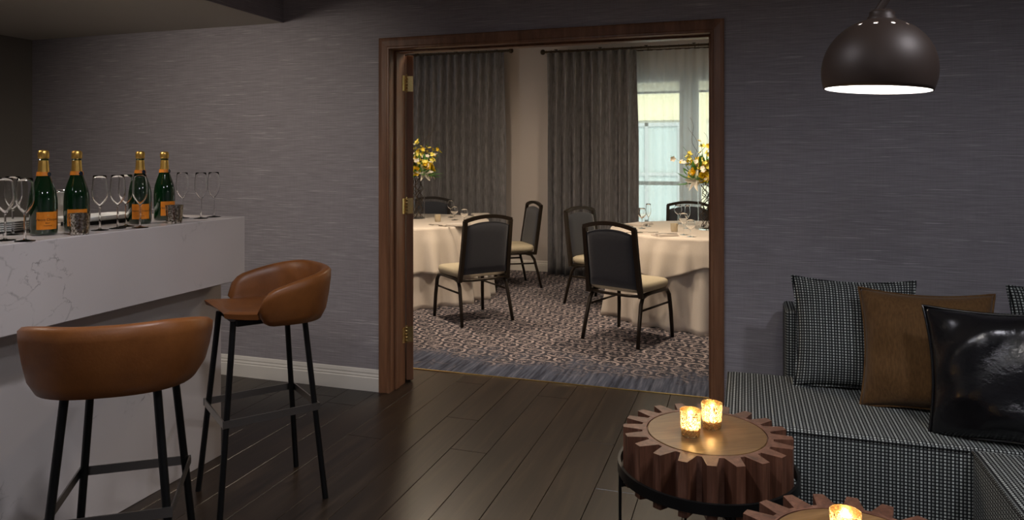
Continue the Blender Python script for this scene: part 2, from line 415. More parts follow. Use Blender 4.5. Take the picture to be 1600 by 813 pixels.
# baseboard with a moulded profile
def baseboard(name, xa, xb, y, h=.125, mt='white'):
    prof = [(0, 0), (.016, 0), (.016, h*.60), (.012, h*.64), (.014, h*.70), (.009, h*.78), (.011, h*.84), (.006, h*.97), (0, h)]
    bm = B(); loft(bm, [[(x, y-d, z) for d, z in prof] for x in (xa, xb)])
    return tag(finish(name, bm, M[mt]), kind='structure')
baseboard('baseboard_back', XL, DX0-.0695, YW, .135)
baseboard('baseboard_back', DX1+.0695, XR, YW, .135)
# door casing: three moulded boards, and jambs
trim = empty('trim_2'); tag(trim, kind='structure')
cp = [(0, 0), (.0, .012), (.004, .017), (.012, .017), (.018, .013), (.050, .018), (.064, .022), (.070, .018), (.070, 0)]   # from opening edge outwards, thickness
def casing(ax):
    bm = B()
    if ax == 'top':
        ra = [(DX0-o, YW-th, DZ+o) for o, th in cp]; rb = [(DX1+o, YW-th, DZ+o) for o, th in cp]
    elif ax == 'l':
        ra = [(DX0-o, YW-th, 0) for o, th in cp]; rb = [(DX0-o, YW-th, DZ+o) for o, th in cp]
    else:
        ra = [(DX1+o, YW-th, 0) for o, th in cp]; rb = [(DX1+o, YW-th, DZ+o) for o, th in cp]
    loft(bm, [ra, rb]); finish('casing_board', bm, M['casing'], trim)
for a in ('top', 'l', 'r'): casing(a)
for xa, xb in ((DX0-.022, DX0), (DX1, DX1+.022)):
    bm = B(); box(bm, (xa, YW-.004, 0), (xb, YW2+.004, DZ+.022)); 
    finish('jamb', bm, M['casing'], trim)
bm = B(); box(bm, (DX0, YW-.004, DZ), (DX1, YW2+.004, DZ+.022)); finish('head_jamb', bm, M['casing'], trim)
for xa, xb in ((DX0-.001, DX0+.012), (DX1-.012, DX1+.001)):
    bm = B(); box(bm, (xa, YW+.06, 0), (xb, YW+.105, DZ), .003, 1); finish('door_stop', bm, M['casing'], trim)
bm = B(); box(bm, (DX0+.012, YW+.06, DZ-.012), (DX1-.012, YW+.105, DZ+.001), .003, 1); finish('door_stop', bm, M['casing'], trim)
# door leaf folded back into the dining room, three brass hinges
dl = empty('door_1', (DX0+.004, YW2+.018, 0), math.radians(128)); tag(dl, kind='structure')
bm = B(); box(bm, (.004, -.045, .012), (.90, 0, DZ-.006), .002, 1); finish('door_leaf', bm, M['casing'], dl)
for z in (1.93, 1.14, .31):
    h = empty('hinge', (0, 0, z)); h.parent = dl
    bm = B()
    for k in range(5): lathe(bm, [(0, k*.0205), (.0075, k*.0205), (.0075, k*.0205+.0185), (0, k*.0205+.0185)], 10, (0, 0, -.05))
    lathe(bm, [(0, -.058), (.004, -.058), (.0065, -.052), (.0065, -.05)], 10); lathe(bm, [(.0065, .052), (.0065, .054), (.004, .06), (0, .06)], 10)
    finish('knuckle', bm, M['brass'], h, True)
    bm = B(); box(bm, (.002, -.042, -.05), (.0055, -.004, .05)); 
    for zz in (-.035, 0, .035): lathe(bm, [(0, -.002), (.004, -.002), (.004, .002), (0, .002)], 8, (.0058, -.026, zz))
    finish('hinge_plate', bm, M['brass'], h)
    hj = B(); box(hj, (DX0-.001, YW2-.036, z-.05), (DX0+.0025, YW2+.006, z+.05)); finish('jamb_hinge_plate', hj, M['brass'], trim)

# dining room shell
WX0, WX1, WZ0, WZ1 = -1.62, .95, .36, 2.52
bm = B()
box(bm, (DL, YF, 0), (WX0, YF+.22, DZC)); box(bm, (WX1, YF, 0), (DR, YF+.22, DZC)); box(bm, (WX0, YF, 0), (WX1, YF+.22, WZ0)); box(bm, (WX0, YF, WZ1), (WX1, YF+.22, DZC))
tag(finish('wall_dining_far', bm, M['cream']), kind='structure')
bm = B(); box(bm, (DL-.1, YW2, 0), (DL, YF+.2, DZC)); tag(finish('wall_dining_left', bm, M['cream']), kind='structure')
bm = B(); box(bm, (DR, YW2, 0), (DR+.1, YF+.2, DZC)); tag(finish('wall_dining_right', bm, M['cream']), kind='structure')
bm = B(); box(bm, (DL-.1, YW2-.01, DZC), (DR+.1, YF+.25, DZC+.1)); tag(finish('ceiling_dining', bm, M['ceil']), kind='structure')
baseboard('baseboard_far', DL, DR, YF, .14)
# window: frame, mullion, panes, half-lowered shade
win = empty('window_1', (0, 0, 0)); tag(win, kind='structure')
y0, y1 = YF+.08, YF+.14
MX0, MX1 = -.78, -.52
bm = B(); box(bm, (WX0, y0, WZ1-.07), (WX1, y1, WZ1)); box(bm, (WX0, y0, WZ0), (WX1, y1, WZ0+.08)); box(bm, (WX0, y0, WZ0+.08), (WX0+.07, y1, WZ1-.07)); box(bm, (WX1-.07, y0, WZ0+.08), (WX1, y1, WZ1-.07))
finish('window_frame', bm, M['frame'], win)
bm = B(); box(bm, (MX0+.075, y0-.03, WZ0), (MX1-.075, y1, WZ1), .006, 1); finish('mullion', bm, M['frame'], win)
for xa, xb in ((WX0+.07, MX0+.075), (MX1-.075, WX1-.07)):
    bm = B(); s = .06
    box(bm, (xa, y0+.01, WZ0+.08), (xa+s, y1-.01, WZ1-.07), .004, 1); box(bm, (xb-s, y0+.01, WZ0+.08), (xb, y1-.01, WZ1-.07), .004, 1)
    box(bm, (xa+s, y0+.01, WZ0+.08), (xb-s, y1-.01, WZ0+.15)); box(bm, (xa+s, y0+.01, WZ1-.14), (xb-s, y1-.01, WZ1-.07)); finish('sash', bm, M['frame'], win)
    bm = B(); box(bm, (xa+s-.005, y0+.03, WZ0+.145), (xb-s+.005, y0+.036, WZ1-.135)); finish('pane', bm, M['pane'], win)
    bm = B(); bw = (xb-xa); 
    nst = 12
    rg = []
    for k in range(nst*2+1):
        z = WZ1-.01-(.25*k/(nst*2)); rg.append([(xa+.01, y0-.035-(.006 if k % 2 else 0), z), (xb-.01, y0-.035-(.006 if k % 2 else 0), z)])
    loft(bm, rg, False, False); sh = finish('window_shade', bm, M['shade'], win)
    bm = B(); box(bm, (xa+.01, y0-.046, WZ1-.285), (xb-.01, y0-.030, WZ1-.258), .003, 1); finish('shade_rail', bm, M['frame'], sh)
bm = B(); box(bm, (WX0-.04, YF-.03, WZ0-.03), (WX1+.04, YF+.08, WZ0), .004, 1); finish('window_sill', bm, M['white'], win)

# ================================================================ BAR
BX = -2.295; BY1 = 2.884; BZ = 1.168
bm = B(); box(bm, (-3.02, -1.2, .866), (BX, BY1, BZ), .003, 1)
tag(finish('bar_countertop', bm, M['quartz']), 'thick white quartz bar top with fine grey veins', 'countertop')
bm = B(); box(bm, (-2.95, -1.15, .0), (-2.432, BY1-.002, .866), .002, 1)
tag(finish('bar_cabinet', bm, M['quartz']), 'recessed white quartz bar front panel standing on the plank floor', 'bar')

def ang(dx, dy): return math.atan2(-dx, dy)      # rotation so that local +Y points to (dx, dy)
# bar stools
def make_stool():
    r = empty('bar_stool')
    # shell wrapped around the back and sides
    bm = B(); N = 44; rings = []
    for i in range(N+1):
        t = -1+2*i/N
        a = t*math.radians(112)
        e = 2.6
        cx = math.sin(a); cy = -math.cos(a)
        sc = (abs(cx)**e+abs(cy)**e)**(-1/e)
        px, py = .232*cx*sc, .235*cy*sc - .015
        nrm = Vector((cx, cy, 0)).normalized()
        k = abs(t)
        endr = math.sqrt(max(0, 1-max(0, (k-.86)/.14)**2)) if k > .86 else 1
        zt = .985 - .012*math.cos(t*PI*.5) - .085*max(0, (k-.30)/.7)**1.5
        zb = .755 + .02*max(0, k-.5)
        zm = (zt+zb)/2 - .01*(1-endr); hh = (zt-zb)/2*max(.12, endr); th = .021*max(.25, endr)
        prof = [(-.9, -1), (-.2, -1.02), (.75, -.94), (1.0, -.6), (1.1, 0), (1.25, .6), (1.15, .9), (.6, 1.0), (-.1, 1.0), (-.7, .93), (-1, .6), (-1, 0), (-1, -.6)]
        ring = []
        for dx, dz in prof:
            flare = .009*(dz) - (.030 if dz < -.95 else (.016 if dz < -.8 else (.005 if dz < -.5 else 0)))*(1 if dx > -.5 else .3)
            q = Vector((px, py, 0))+nrm*(dx*th+flare); ring.append((q.x, q.y, zm+dz*hh))
        rings.append(ring)
    loft(bm, rings, True, True)
    sh = finish('backrest_shell', bm, M['tan'], r, True)
    # seat pad, dipped in the middle with turned-up front corners
    bm = B(); n = 16; top = []; 
    def out(j, i):
        u = -1+2*i/n; v = -1+2*j/n
        y = -.205 + (v+1)/2*.40
        hw = .196 if v > .1 else .196-.075*((.1-v)/1.1)**2.2
        if v > .3: hw -= .026*((v-.3)/.7)**1.5
        return u, v, u*hw, y - (.02*(1-u*u) if v > .8 else 0)
    g1 = []; g2 = []
    for j in range(n+1):
        r1 = []; r2 = []
        for i in range(n+1):
            u, v, x, y = out(j, i)
            edge = max(abs(u), abs(v))
            z = .828 - .018*(1-u*u)*(1-v*v) + .016*max(0, v)**2*u*u - .012*max(0, (edge-.85)/.15)**2
            r1.append(bm.verts.new((x, y, z))); 
            ins = .97-.0*edge
            r2.append(bm.verts.new((x*ins, y*ins, .792 + .02*max(0, v)**2 - .006*(1-edge))))
        g1.append(r1); g2.append(r2)
    for g in (g1, g2):
        for j in range(n):
            for i in range(n): bm.faces.new((g[j][i], g[j][i+1], g[j+1][i+1], g[j+1][i]))
    bd = [(0, i) for i in range(n)]+[(j, n) for j in range(n)]+[(n, i) for i in range(n, 0, -1)]+[(j, 0) for j in range(n, 0, -1)]
    for k in range(len(bd)):
        a, b = bd[k], bd[(k+1) % len(bd)]
        bm.faces.new((g1[a[0]][a[1]], g1[b[0]][b[1]], g2[b[0]][b[1]], g2[a[0]][a[1]]))
    finish('seat', bm, M['tan'], r, True, auto=1.0)
    bm = B(); box(bm, (-.14, -.17, .765), (.14, .14, .797), .006, 1); finish('seat_plate', bm, M['black'], r)
    ft = [(sx, sy) for sx in (-1, 1) for sy in (-1, 1)]
    def leg_at(sx, sy, z):
        k = 1-z/.79
        return Vector((sx*(.120+.070*k), (sy*(.145+.07*k)), z))
    for sx, sy in ft:
        bm = B(); tube(bm, [leg_at(sx, sy, 0), leg_at(sx, sy, .785)], .0125, 10); finish('leg', bm, M['black'], r, True, auto=.8)
    for (a, b) in (((-1, -1), (1, -1)), ((1, -1), (1, 1)), ((1, 1), (-1, 1)), ((-1, 1), (-1, -1))):
        p = leg_at(*a, .39); q = leg_at(*b, .39); d = (q-p).normalized(); o = Vector((d.y, -d.x, 0))*.014
        bm = B(); bar(bm, p+o-d*.018, q+o+d*.018, .005, .030); finish('footrest_bar', bm, M['steel'], r)
    return r
st = make_stool(); st.location = (-1.985, 2.60, 0); st.rotation_euler.z = ang(-.60, -.80)
tag(st, 'tan leather bar stool turned side-on at the end of the bar', 'stool', 'bar stools')
s2 = copy_tree(st); s2.location = (-1.885, 1.785, 0); s2.rotation_euler.z = ang(-.57, .82)
tag(s2, 'tan leather bar stool seen from behind, drawn up along the middle of the bar', 'stool')

# champagne bottles
def wrap_text(txt, size, radius, z, a0, matr, parent, name):
    cu = bpy.data.curves.new('txt', 'FONT'); cu.body = txt; cu.size = size; cu.align_x = 'CENTER'; cu.extrude = 0.0002
    o = bpy.data.objects.new('txt', cu); C.objects.link(o); bpy.context.view_layer.update()
    me = bpy.data.meshes.new_from_object(o.evaluated_get(bpy.context.evaluated_depsgraph_get())); bpy.data.objects.remove(o)
    for v in me.vertices:
        a = a0 + v.co.x/radius; rr = radius+.0003+v.co.z; zz = z+v.co.y
        v.co = (rr*math.sin(a), -rr*math.cos(a), zz)
    me.materials.clear(); me.materials.append(matr); me.name = name
    return link(name, me, parent)
def patch(bm, r, a0, a1, z0, z1, n=14, th=.0006):
    rings = []
    for i in range(n+1):
        a = a0+(a1-a0)*i/n
        rings.append([(rr*math.sin(a), -rr*math.cos(a), z) for rr, z in ((r, z0), (r+th, z0), (r+th, z1), (r, z1))])
    loft(bm, rings)
def make_bottle():
    r = empty('champagne_bottle')
    bm = B(); lathe(bm, [(0, .004), (.030, .0), (.042, .002), (.0445, .010), (.0445, .115), (.0435, .135), (.040, .158), (.033, .182), (.025, .205), (.019, .225), (.0165, .245), (.015, .29), (0, .29)], 36)
    finish('bottle_glass', bm, M['bottle'], r, True)
    bm = B(); pr = [(.0195, .223)]
    for k in range(1, 6): pr.append((.0192-.0006*k, .223+.009*k))
    pr += [(.0152, .276), (.0152, .280)]
    pr2 = [(.0165, .2805), (.0178, .284), (.0172, .289), (.0182, .294), (.0176, .300), (.0168, .306), (.013, .3105), (0, .3115)]
    lathe(bm, pr+pr2, 30)
    for v in bm.verts:
        if v.co.z > .2802:
            a = math.atan2(v.co.y, v.co.x); k = 1+.05*math.sin(7*a+v.co.z*300)+.04*math.sin(13*a-v.co.z*500); v.co.x *= k; v.co.y *= k
    finish('foil', bm, M['foil'], r, True)
    bm = B(); lathe(bm, [(.0216, .2165), (.0232, .2165), (.0212, .231), (.0195, .231)], 30); nl = finish('neck_label', bm, M['orange'], r, True, auto=.9)
    bm = B(); lathe(bm, [(0, 0), (.0085, 0), (.0085, .0015), (.007, .0025), (0, .0025)], 18); 
    for v in bm.verts: v.co = Vector((v.co.x, -v.co.z, v.co.y))
    sl = finish('seal', bm, M['seal'], nl, False, loc=(.0125, -.0185, .2225), rot=(-.12, 0, .6))
    bm = B(); patch(bm, .0446, -.80, .80, .022, .086); lb = finish('label', bm, M['orange'], r, True, auto=.9)
    wrap_text('Veuve Clicquot', .0125, .0452, .054, 0, M['ink'], lb, 'lettering')
    wrap_text('BRUT', .0060, .0452, .044, 0, M['ink'], lb, 'lettering')
    wrap_text('CHAMPAGNE', .0046, .0452, .034, 0, M['ink'], lb, 'lettering')
    bm = B()
    for k in range(5):
        a = 2*PI*k/5; tube(bm, [(0, 0, 0), (.0045*math.cos(a), .0045*math.sin(a), 0)], .0007, 5)
    for v in bm.verts:
        aa = v.co.x/.0452; v.co = Vector(((.0452+v.co.z)*math.sin(aa), -(.0452+v.co.z)*math.cos(aa), .073+v.co.y))
    finish('emblem', bm, M['foil'], lb)
    return r
bt = make_bottle()
def to_cam(x, y, extra=0): return math.atan2(-x, y)*1.0 + extra   # local -Y faces the camera at the origin
def zplane(px, py, z):
    F = Vector((-math.sin(YAW), math.cos(YAW))); R = Vector((math.cos(YAW), math.sin(YAW))); d = (1.45-z)*1119/(py-247)
    p = (F+R*((px-800)/1119))*d; return (p.x, p.y)
bots = [(68, 367, .30, 'orange-labelled champagne bottle beside the flute cluster farthest from the wall'),
        (120, 361, .05, 'orange-labelled champagne bottle behind a speckled silver votive, near the steel ice bucket'),
        (219, 349.5, .05, 'orange-labelled champagne bottle half hidden behind a clear flute'),
        (257, 343.8, .45, 'orange-labelled champagne bottle next to the votive nearest the wallpapered wall')]
for i, (px, py, ex, lab) in enumerate(bots):
    o = bt if i == 0 else copy_tree(bt)
    x, y = zplane(px, py, BZ); o.location = (x, y, BZ); o.rotation_euler.z = to_cam(x, y, ex)
    tag(o, lab, 'bottle', 'champagne bottles on the bar')

# stemware: profile revolved, thin wall
def make_glass(name, H, R, foot, bowl_frac, top, mt='glass'):
    r = empty(name); zb = H*(1-bowl_frac)
    def rad(t): # t 0..1 along bowl
        return R*((math.sin(min(1, t/.45)*PI/2))**.75 if t < .45 else 1-(1-top)*((t-.45)/.55)**1.6)
    T = [0, .04, .1, .18, .28, .38, .5, .62, .75, .88, 1]
    outp = [(max(.0035, rad(t)), zb+t*(H-zb)) for t in T]
    inp = [(max(0, rad(t)-.0013), zb+.004+t*(H-zb-.004)) for t in T]
    bm = B(); lathe(bm, outp+inp[::-1], 24); finish('bowl', bm, M[mt], r, True)
    bm = B(); lathe(bm, [(.006, .004), (.0038, .012), (.0032, zb*.5), (.0034, zb-.004), (.0045, zb+.001)], 10, cap=True); finish('stem', bm, M[mt], r, True)
    bm = B(); lathe(bm, [(0, 0), (foot, 0), (foot, .0015), (foot*.5, .0035), (.006, .0055), (0, .006)], 24); finish('foot', bm, M[mt], r, True)
    return r
fl = make_glass('champagne_flute', .214, .0285, .031, .58, .80)
FL = [(8, 376, 'flutes at the near end of the bar', 'empty clear flute at the outer edge of the flute cluster'),
      (20, 367, 'flutes at the near end of the bar', 'empty clear flute behind the other two of the flute cluster'),
      (39, 377, 'flutes at the near end of the bar', 'empty clear flute almost touching the champagne bottle beside the flute cluster'),
      (156, 360, 'flutes between the bottles', 'empty clear flute standing alone before the white platter'),
      (184, 357, 'flutes between the bottles', 'empty clear flute before the platter, the foremost of a close pair'),
      (197, 354, 'flutes between the bottles', 'empty clear flute tucked behind its neighbour, next to a champagne bottle'),
      (219, 356, None, 'empty clear flute right in front of a champagne bottle'),
      (285, 341, 'flutes at the wall end of the bar', 'empty clear flute right behind the votive at the wall end'),
      (314, 341.5, 'flutes at the wall end of the bar', 'middle empty flute of three at the wall end of the bar'),
      (334, 339, 'flutes at the wall end of the bar', 'empty clear flute nearest the wallpapered wall')]
for i, (px, py, g, lab) in enumerate(FL):
    o = fl if i == 0 else copy_tree(fl); x, y = zplane(px, py, BZ); o.location = (x, y, BZ)
    if 'group' in o: del o['group']
    tag(o, lab, 'glass', g)
# votive holders
def make_votive(name, R, H, mt, lit, watts=1.2):
    r = empty(name)
    rb = R*.86
    bm = B(); lathe(bm, [(0, .003), (rb*.9, 0), (rb, .003), (rb*1.02, .010), (R, H), (R-.0025, H), (rb-.003, .012), (0, .010)], 28); finish('holder', bm, M[mt], r, True, auto=1.0)
    bm = B(); lathe(bm, [(0, .0115), (rb-.0045, .0125), (rb-.003, H*.36), (R*.6, H*.35), (0, H*.34)], 24); finish('candle', bm, M['wax'], r, True)
    bm = B(); tube(bm, [(0, 0, H*.34), (.001, 0, H*.34+.008)], .0008, 6); finish('wick', bm, M['twig'], r)
    if lit:
        bm = B(); lathe(bm, [(0, 0), (.004, .005), (.0058, .011), (.0048, .019), (.0022, .028), (0, .035)], 12); fo = finish('flame', bm, M['flame'], r, True, loc=(0, 0, H*.34+.005))
        ld = bpy.data.lights.new('candle_light', 'POINT'); ld.energy = watts; ld.color = (1, .70, .36); ld.shadow_soft_size = .008
        lo = bpy.data.objects.new('candle_light', ld); C.objects.link(lo); lo.parent = r; lo.location = (0, 0, H*.34+.022)
    return r
v1 = make_votive('votive_holder', .036, .078, 'silver', False)
for i, (px, py, lab) in enumerate([(124, 366.5, 'speckled silver glass votive in front of a champagne bottle by the ice bucket'), (272.5, 349, 'speckled silver glass votive beside the bottle nearest the wall')]):
    o = v1 if i == 0 else copy_tree(v1); x, y = zplane(px, py, BZ); o.location = (x, y, BZ); o.rotation_euler.z = i*2
    tag(o, lab, 'candle holder', 'votives on the bar')
# white platter, ice bucket, stacked plates behind the bottles
bm = B(); pr = [(0, .016), (.80, .016), (.93, .020), (1.0, .034), (.985, .037), (.90, .026), (0, .022)]
rings = []
for s, z in pr:
    q = []
    for k in range(40):
        a = 2*PI*k/40; e = 5; c, s_ = math.cos(a), math.sin(a); kk = (abs(c)**e+abs(s_)**e)**(-1/e); q.append((.085*s*c*kk if s else 0, .175*s*s_*kk if s else 0, z))
    rings.append(q)
loft(bm, rings, True, False); pl = empty('serving_platter', (-2.665, 2.39, BZ)); tag(pl, 'long white serving platter on a dark foot behind the champagne bottles', 'platter')
finish('dish', bm, M['china'], pl, True)
bm = B(); box(bm, (-.058, -.13, 0), (.058, .13, .017), .003, 1); finish('foot', bm, M['black'], pl)
ib = empty('ice_bucket', (-2.872, 2.365, BZ)); tag(ib, 'brushed steel ice bucket with bright rim behind the bottles', 'bucket')
bm = B(); lathe(bm, [(0, .002), (.055, 0), (.06, .004), (.078, .135), (.074, .135), (.056, .008), (0, .006)], 32); finish('bucket_body', bm, M['steel'], ib, True, auto=1)
bm = B(); tube(bm, [(.079*math.cos(2*PI*k/32), .079*math.sin(2*PI*k/32), .136) for k in range(32)], .005, 8, loop=True); finish('rim', bm, M['chrome'], ib, True)
for k in range(5):
    bm = B(); lathe(bm, [(0, .0), (.075, 0), (.12, .010), (.12, .013), (.074, .005), (0, .004)], 32)
    tag(finish('plate', bm, M['china'], None, True, loc=(-2.725, 2.0, BZ+k*.008)), 'round white plate stacked on the bar behind the flutes', 'plate', 'stacked plates on the bar')

# ================================================================ ARC LAMP over the gear tables
LX, LY, LZ = .346, 2.195, 1.640
al = empty('arc_lamp', (1.95, 2.0, 0)); tag(al, 'dark bronze dome lamp with pierced crown hanging over the gear tables', 'lamp')
off = Vector((LX-1.95, LY-2.0, LZ))
Rl = .146; zc = .050; TILT = (0, math.radians(3.2), 0)
prof = []
for k in range(0, 25):
    a = -math.asin(.36)+ (PI/2-.235+math.asin(.36))*k/24
    prof.append((Rl*math.cos(a), zc+Rl*math.sin(a)))
bm = B(); n = 60
HK = 19
rings = [[(r*math.cos(2*PI*j/n), r*math.sin(2*PI*j/n), z) for j in range(n)] for r, z in prof]
vr = loft(bm, rings, True, False)
nh = 12          # pierced crown: real round holes cut in the wall
for h in range(nh):
    j0 = (h*5+2) % n
    v0 = vr[HK][j0]; quad = [f for f in v0.link_faces]
    loop_ = []
    for jj, kk in ((j0+1, HK), (j0+1, HK+1), (j0, HK+1), (j0-1, HK+1), (j0-1, HK), (j0-1, HK-1), (j0, HK-1), (j0+1, HK-1)): loop_.append(vr[kk][jj % n])
    cen = v0.co.copy(); bmesh.ops.delete(bm, geom=[v0], context='VERTS')
    inner = []
    for v in loop_:
        d = (v.co-cen); d = d.normalized()*.0068; inner.append(bm.verts.new(cen+d))
    for q in range(8): bm.faces.new((loop_[q], loop_[(q+1) % 8], inner[(q+1) % 8], inner[q]))
lsh = finish('lamp_shade', bm, M['lamp'], al, True, loc=off, rot=TILT)
me = lsh.data; me.materials.append(M['lampin'])
sm = lsh.modifiers.new('wall', 'SOLIDIFY'); sm.thickness = .003; sm.offset = -1; sm.material_offset = 1
ztop = prof[-1][1]
bm = B(); lathe(bm, [(.037, ztop-.003), (.036, ztop+.006), (.032, ztop+.010), (.032, ztop+.020), (.026, ztop+.025), (0, ztop+.025)], 28); finish('lamp_cap', bm, M['lamp'], al, True, loc=off, rot=TILT, auto=.8)
bm = B(); lathe(bm, [(0, .024), (.122, .024), (.122, .028), (0, .028)], 40); finish('diffuser', bm, M['bulb'], al, False, loc=off, rot=TILT)
bm = B()
p0 = off+Vector((0, 0, ztop+.018)); path = []
pts = [p0, p0+Vector((.020, 0, .035)), p0+Vector((.10, -.005, .16)), p0+Vector((.35, -.03, .38)), p0+Vector((.75, -.08, .53)), p0+Vector((1.15, -.13, .46)), p0+Vector((1.45, -.17, .15)), Vector((0, 0, 1.45)), Vector((0, 0, .9)), Vector((0, 0, .05))]
for i in range(len(pts)-1):
    a, b = pts[i], pts[i+1]; pa = pts[i-1] if i else a; pb = pts[i+2] if i+2 < len(pts) else b
    for k in range(6):
        t = k/6; path.append(.5*((2*a)+(b-pa)*t+(2*pa-5*a+4*b-pb)*t*t+(3*a-pa-3*b+pb)*t**3))
path.append(pts[-1])
tube(bm, path, .011, 10); finish('arm', bm, M['lamp'], al, True)
bm = B(); lathe(bm, [(0, 0), (.17, 0), (.17, .035), (.15, .05), (0, .055)], 40); finish('base', bm, M['lamp'], al, True, auto=.7)
ld = bpy.data.lights.new('arc_lamp_bulb', 'SPOT'); ld.energy = 9; ld.color = (1, .95, .9); ld.spot_size = math.radians(140); ld.spot_blend = .6; ld.shadow_soft_size = .07
lo = bpy.data.objects.new('arc_lamp_bulb', ld); C.objects.link(lo); lo.parent = al; lo.location = off+Vector((0, 0, .015))

# ================================================================ SOFA
SZ = .42
sofa = empty('sectional_sofa', (0, 0, 0)); tag(sofa, 'low L-shaped sofa in black and white woven fabric beside the doorway', 'sofa')
def cushion_block(name, lo, hi, bev=.022):
    bm = B(); box(bm, lo, hi, bev, 4); return finish(name, bm, M['weave'], sofa, True, True, auto=1.2)
sb = cushion_block('seat', (-.08, 2.915, .05), (2.3, 3.63, SZ))
bm = B(); tube(bm, [(-.075, 2.917, SZ-.010), (.755, 2.917, SZ-.010)], .006, 8); finish('piping', bm, M['weave'], sb, True, True)
bm = B(); tube(bm, [(-.078, 2.92, SZ-.010), (-.078, 3.62, SZ-.010)], .006, 8); finish('piping', bm, M['weave'], sb, True, True)
ch = cushion_block('chaise', (.762, 1.45, .05), (1.75, 2.918, SZ))
bm = B(); tube(bm, [(.764, 1.47, SZ-.010), (.764, 2.91, SZ-.010)], .006, 8); finish('piping', bm, M['weave'], ch, True, True)
cushion_block('backrest', (.18, 3.635, .05), (2.3, 3.90, .725), .018)
for x, y in ((-.02, 3.0), (-.02, 3.55), (.84, 1.55), (1.67, 1.55), (2.2, 3.0), (2.2, 3.8), (.26, 3.8)):
    bm = B(); lathe(bm, [(0, 0), (.02, 0), (.025, .055), (0, .055)], 12, (x, y, 0)); finish('foot', bm, M['black'], sofa, True)

def pillow(name, W, Hh, T, mt, loc, lean, yaw, roll=0, wr=.0, seed=0, conc=.06, n=30):
    root = empty(name, loc); root.rotation_mode = 'ZXY'; root.rotation_euler = (-lean, roll, yaw)
    rnd = random.Random(seed); ph = [rnd.uniform(0, 6) for _ in range(8)]
    bm = B(); l = bm.loops.layers.uv.verify(); uvs = {}
    def P(i, j, s):
        u = -1+2*i/n; v = -1+2*j/n
        x = W/2*u*(1-conc*(1-v*v)*abs(u)**2); z = Hh/2*v*(1-conc*(1-u*u)*abs(v)**2)
        k = max(0, (1-u**4)*(1-v**4))
        t = T/2*(k**.55)*(.55+.45*math.sqrt(max(0, (1-u*u)*(1-v*v))))
        r2 = math.hypot(u, v)
        wv = wr*(math.sin(5*u+3*v+ph[0]+2*math.sin(3*v+ph[1]))+.7*math.sin(9*v-6*u+ph[2])+.5*math.sin(13*u*v+ph[3]+4*u))*min(1, k*2)*(.3+r2*.7)
        y = -s*(t+wv)
        return (x, y, z+Hh/2)
    grids = []
    for s in (1, -1):
        g = [[None]*(n+1) for _ in range(n+1)]
        for j in range(n+1):
            for i in range(n+1):
                if s == -1 and (i in (0, n) or j in (0, n)): g[j][i] = grids[0][j][i]
                else:
                    v = bm.verts.new(P(i, j, s)); uvs[v] = ((-1+2*i/n)*W/2, (-1+2*j/n)*Hh/2); g[j][i] = v
        grids.append(g)
        for j in range(n):
            for i in range(n):
                f = bm.faces.new((g[j][i], g[j][i+1], g[j+1][i+1], g[j+1][i]))
                for lp in f.loops: lp[l].uv = uvs[lp.vert]
    edge = [(i, 0) for i in range(n)]+[(n, j) for j in range(n)]+[(i, n) for i in range(n, 0, -1)]+[(0, j) for j in range(n, 0, -1)]
    pp = [P(i, j, 1) for i, j in edge]
    finish('cover', bm, M[mt], root, True)
    bm = B(); tube(bm, pp, .0055, 6, loop=True); finish('piping', bm, M[mt], root, True, True)
    return root
tag(pillow('throw_pillow', .52, .50, .17, 'weave', (.465, 3.475, SZ-.004), .28, .0, 0, .003, 1, .09), 'square black and white woven throw pillow leaning behind the brown one', 'pillow', 'throw pillows on the sofa')
tag(pillow('throw_pillow', .50, .50, .17, 'velvet', (.700, 3.255, SZ-.004), .33, math.radians(-10), .035, .004, 4, .10), 'brown velvet throw pillow with piped edge', 'pillow', 'throw pillows on the sofa')
tag(pillow('throw_pillow', .56, .49, .21, 'blackleather', (.920, 2.965, SZ-.004), .26, math.radians(-18), .015, .0085, 9, .09), 'glossy black leather throw pillow propped in front of the brown one', 'pillow', 'throw pillows on the sofa')
tag(pillow('throw_pillow', .52, .50, .17, 'weave', (1.335, 3.475, SZ-.004), .28, 0, 0, .002, 3), 'black and white woven throw pillow by itself past the black leather one', 'pillow', 'throw pillows on the sofa')

